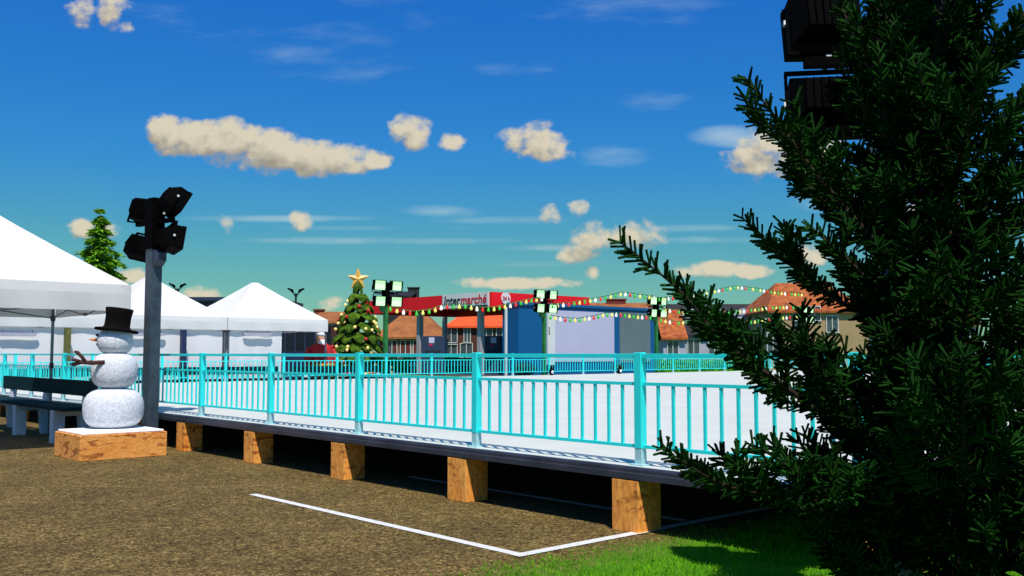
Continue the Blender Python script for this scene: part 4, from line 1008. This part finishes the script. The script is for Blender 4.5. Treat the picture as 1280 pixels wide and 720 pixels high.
def key(pts, yt, clear=.25):
    """a main branch; its screen outline is given from the trunk to the tip, its tip stands at distance yt"""
    n = len(pts); w = []
    for i, (x, y) in enumerate(pts): w.append(at(x, y, FY+(yt-FY)*i/(n-1)))
    w[0] = T(w[0].z); branch(w, 0, .06, True, .017, clear)
key([(1186, 610), (1060, 540), (975, 478), (905, 428), (848, 362), (776, 303)], 4.0, .26)
key([(1186, 400), (1120, 330), (1058, 262), (1010, 205), (972, 150), (930, 95)], 4.15, .2)
key([(1186, 470), (1100, 405), (1035, 368), (985, 328), (928, 272)], 4.45, .18)
key([(1186, 700), (1060, 650), (975, 622), (900, 604), (825, 558)], 3.9, .2)
key([(1186, 470), (1110, 380), (1065, 330), (1014, 284)], 4.0, .15)
key([(1186, 385), (1100, 280), (1020, 215), (955, 160)], 4.6, .2)
key([(1186, 560), (1090, 500), (1025, 460), (1003, 385)], 4.2, .2)
key([(1186, 690), (1080, 640), (1010, 600), (952, 560)], 3.7, .15)
key([(1186, 300), (1140, 215), (1108, 150), (1098, 60)], 4.1, .2)
key([(1186, 235), (1120, 150), (1075, 60), (1050, 5)], 4.4, .2)
key([(1186, 330), (1230, 250), (1258, 190), (1275, 128)], 4.1, .2)
key([(1186, 200), (1225, 120), (1262, 70), (1300, 20)], 4.2, .2)
LZ = [(-.1, 1.1), (.4, 1.12), (.85, 1.02), (1.4, .84), (2.0, .70), (2.3, .60), (2.9, .46), (3.6, .28), (4.3, .08)]
def Lz(z):
    for (a, b), (c, d) in zip(LZ[:-1], LZ[1:]):
        if z <= c: return b+(d-b)*(z-a)/(c-a)
    return .08
LIM = [(-50, 1062), (60, 1048), (140, 1012), (195, 1012), (250, 1050), (290, 1068), (330, 1020), (365, 1045), (395, 1095), (485, 1112), (515, 1010), (545, 995), (590, 950), (650, 960), (700, 1050), (800, 1080)]
def px_of(v):
    dy, dz = v.y, v.z-EYE; zc = dy*cP+dz*sP
    return 640+F*v.x/zc, 360-F*(dz*cP-dy*sP)/zc
def clear_of(v):                                         # the open wedges between the big left branches
    x, y = px_of(v)
    for (a, b), (c, d) in zip(LIM[:-1], LIM[1:]):
        if y <= c: return x > b+(d-b)*(y-a)/(c-a)
    return True
z = .22; ph = 0.
while z < 4.15:
    nb = 5 if z < 1.2 else 4; ph += 1.1
    for j in range(nb):
        a = ph+2*math.pi*j/nb+fr.uniform(-.25, .25); L = Lz(z)*fr.uniform(.82, 1.05)
        ca, sa = math.cos(a), math.sin(a)
        if ca > .2 and z > 2.0: L *= .72
        if ca < -.55: L *= .72                           # the left side is carried by the branches set out above
        p0 = T(z)
        while L > .25 and not (clear_of(p0+Vector((ca*L, sa*L, L*.66))) and clear_of(p0+Vector((ca*L*.8, sa*L*.8, L*.4)))): L *= .88
        up1, up2 = L*fr.uniform(.22, .36), L*fr.uniform(.55, .80)
        branch([p0, p0+Vector((ca*L*.5, sa*L*.5, up1*.7)), p0+Vector((ca*L*.82, sa*L*.82, up2*.72)), p0+Vector((ca*L, sa*L, up2))], 0, .04, True, .011, .14)
    z += .18 if z < 1.2 else .25
branch([T(3.9), T(4.15), T(4.5)], 0, .05, False, .01)
for i in range(150):                                     # short shoots along the trunk
    z = .3+3.5*(i+fr.random())/150; a = fr.uniform(0, 6.283); l_ = fr.uniform(.12, .30)*(1 if z < 2.6 else .75); d_ = Vector((math.cos(a), math.sin(a), fr.uniform(.1, .9))).normalized()
    branch([T(z), T(z)+d_*l_*.5, T(z)+d_*l_+Vector((0, 0, l_*.15))], 1, .05, False, .006)
wood.build('branches', M['bark'], ft, True)
# needles: three-sided prisms set all round the outer wood
P = np.array([s[0][:] for s in segs]); Q = np.array([s[1][:] for s in segs]); Ls = np.linalg.norm(Q-P, axis=1)
cnt = np.maximum(2, (Ls/.0060).astype(int)); I = np.repeat(np.arange(len(segs)), cnt); N = len(I)
fr_ = rng.random(N); base = P[I]+(Q[I]-P[I])*fr_[:, None]; d = (Q[I]-P[I])/Ls[I][:, None]
ref = np.where(np.abs(d[:, 2:3]) < .9, np.array([[0, 0, 1.]]), np.array([[1., 0, 0]])); x = np.cross(d, ref); x /= np.linalg.norm(x, axis=1)[:, None]; y = np.cross(d, x)
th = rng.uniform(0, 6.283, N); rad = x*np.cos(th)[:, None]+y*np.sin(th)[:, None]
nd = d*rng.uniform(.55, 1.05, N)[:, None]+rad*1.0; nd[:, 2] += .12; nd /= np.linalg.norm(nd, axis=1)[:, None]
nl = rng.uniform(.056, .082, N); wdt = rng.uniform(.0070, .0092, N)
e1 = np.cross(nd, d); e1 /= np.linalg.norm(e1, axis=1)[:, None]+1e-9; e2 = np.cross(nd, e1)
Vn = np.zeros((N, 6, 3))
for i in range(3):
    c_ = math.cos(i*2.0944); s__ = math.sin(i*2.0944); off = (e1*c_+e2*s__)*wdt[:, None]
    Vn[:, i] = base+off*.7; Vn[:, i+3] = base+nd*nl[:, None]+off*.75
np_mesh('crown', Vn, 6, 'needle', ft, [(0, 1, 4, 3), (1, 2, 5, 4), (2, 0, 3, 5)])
print('NEEDLES', N)
# ------------------------------------------------------------------ output look
sc.view_settings.view_transform = 'Standard'; sc.view_settings.look = 'None'; sc.view_settings.exposure = .12; sc.view_settings.gamma = 1
sc.render.engine = 'CYCLES'; sc.cycles.max_bounces = 6; sc.cycles.use_denoising = True
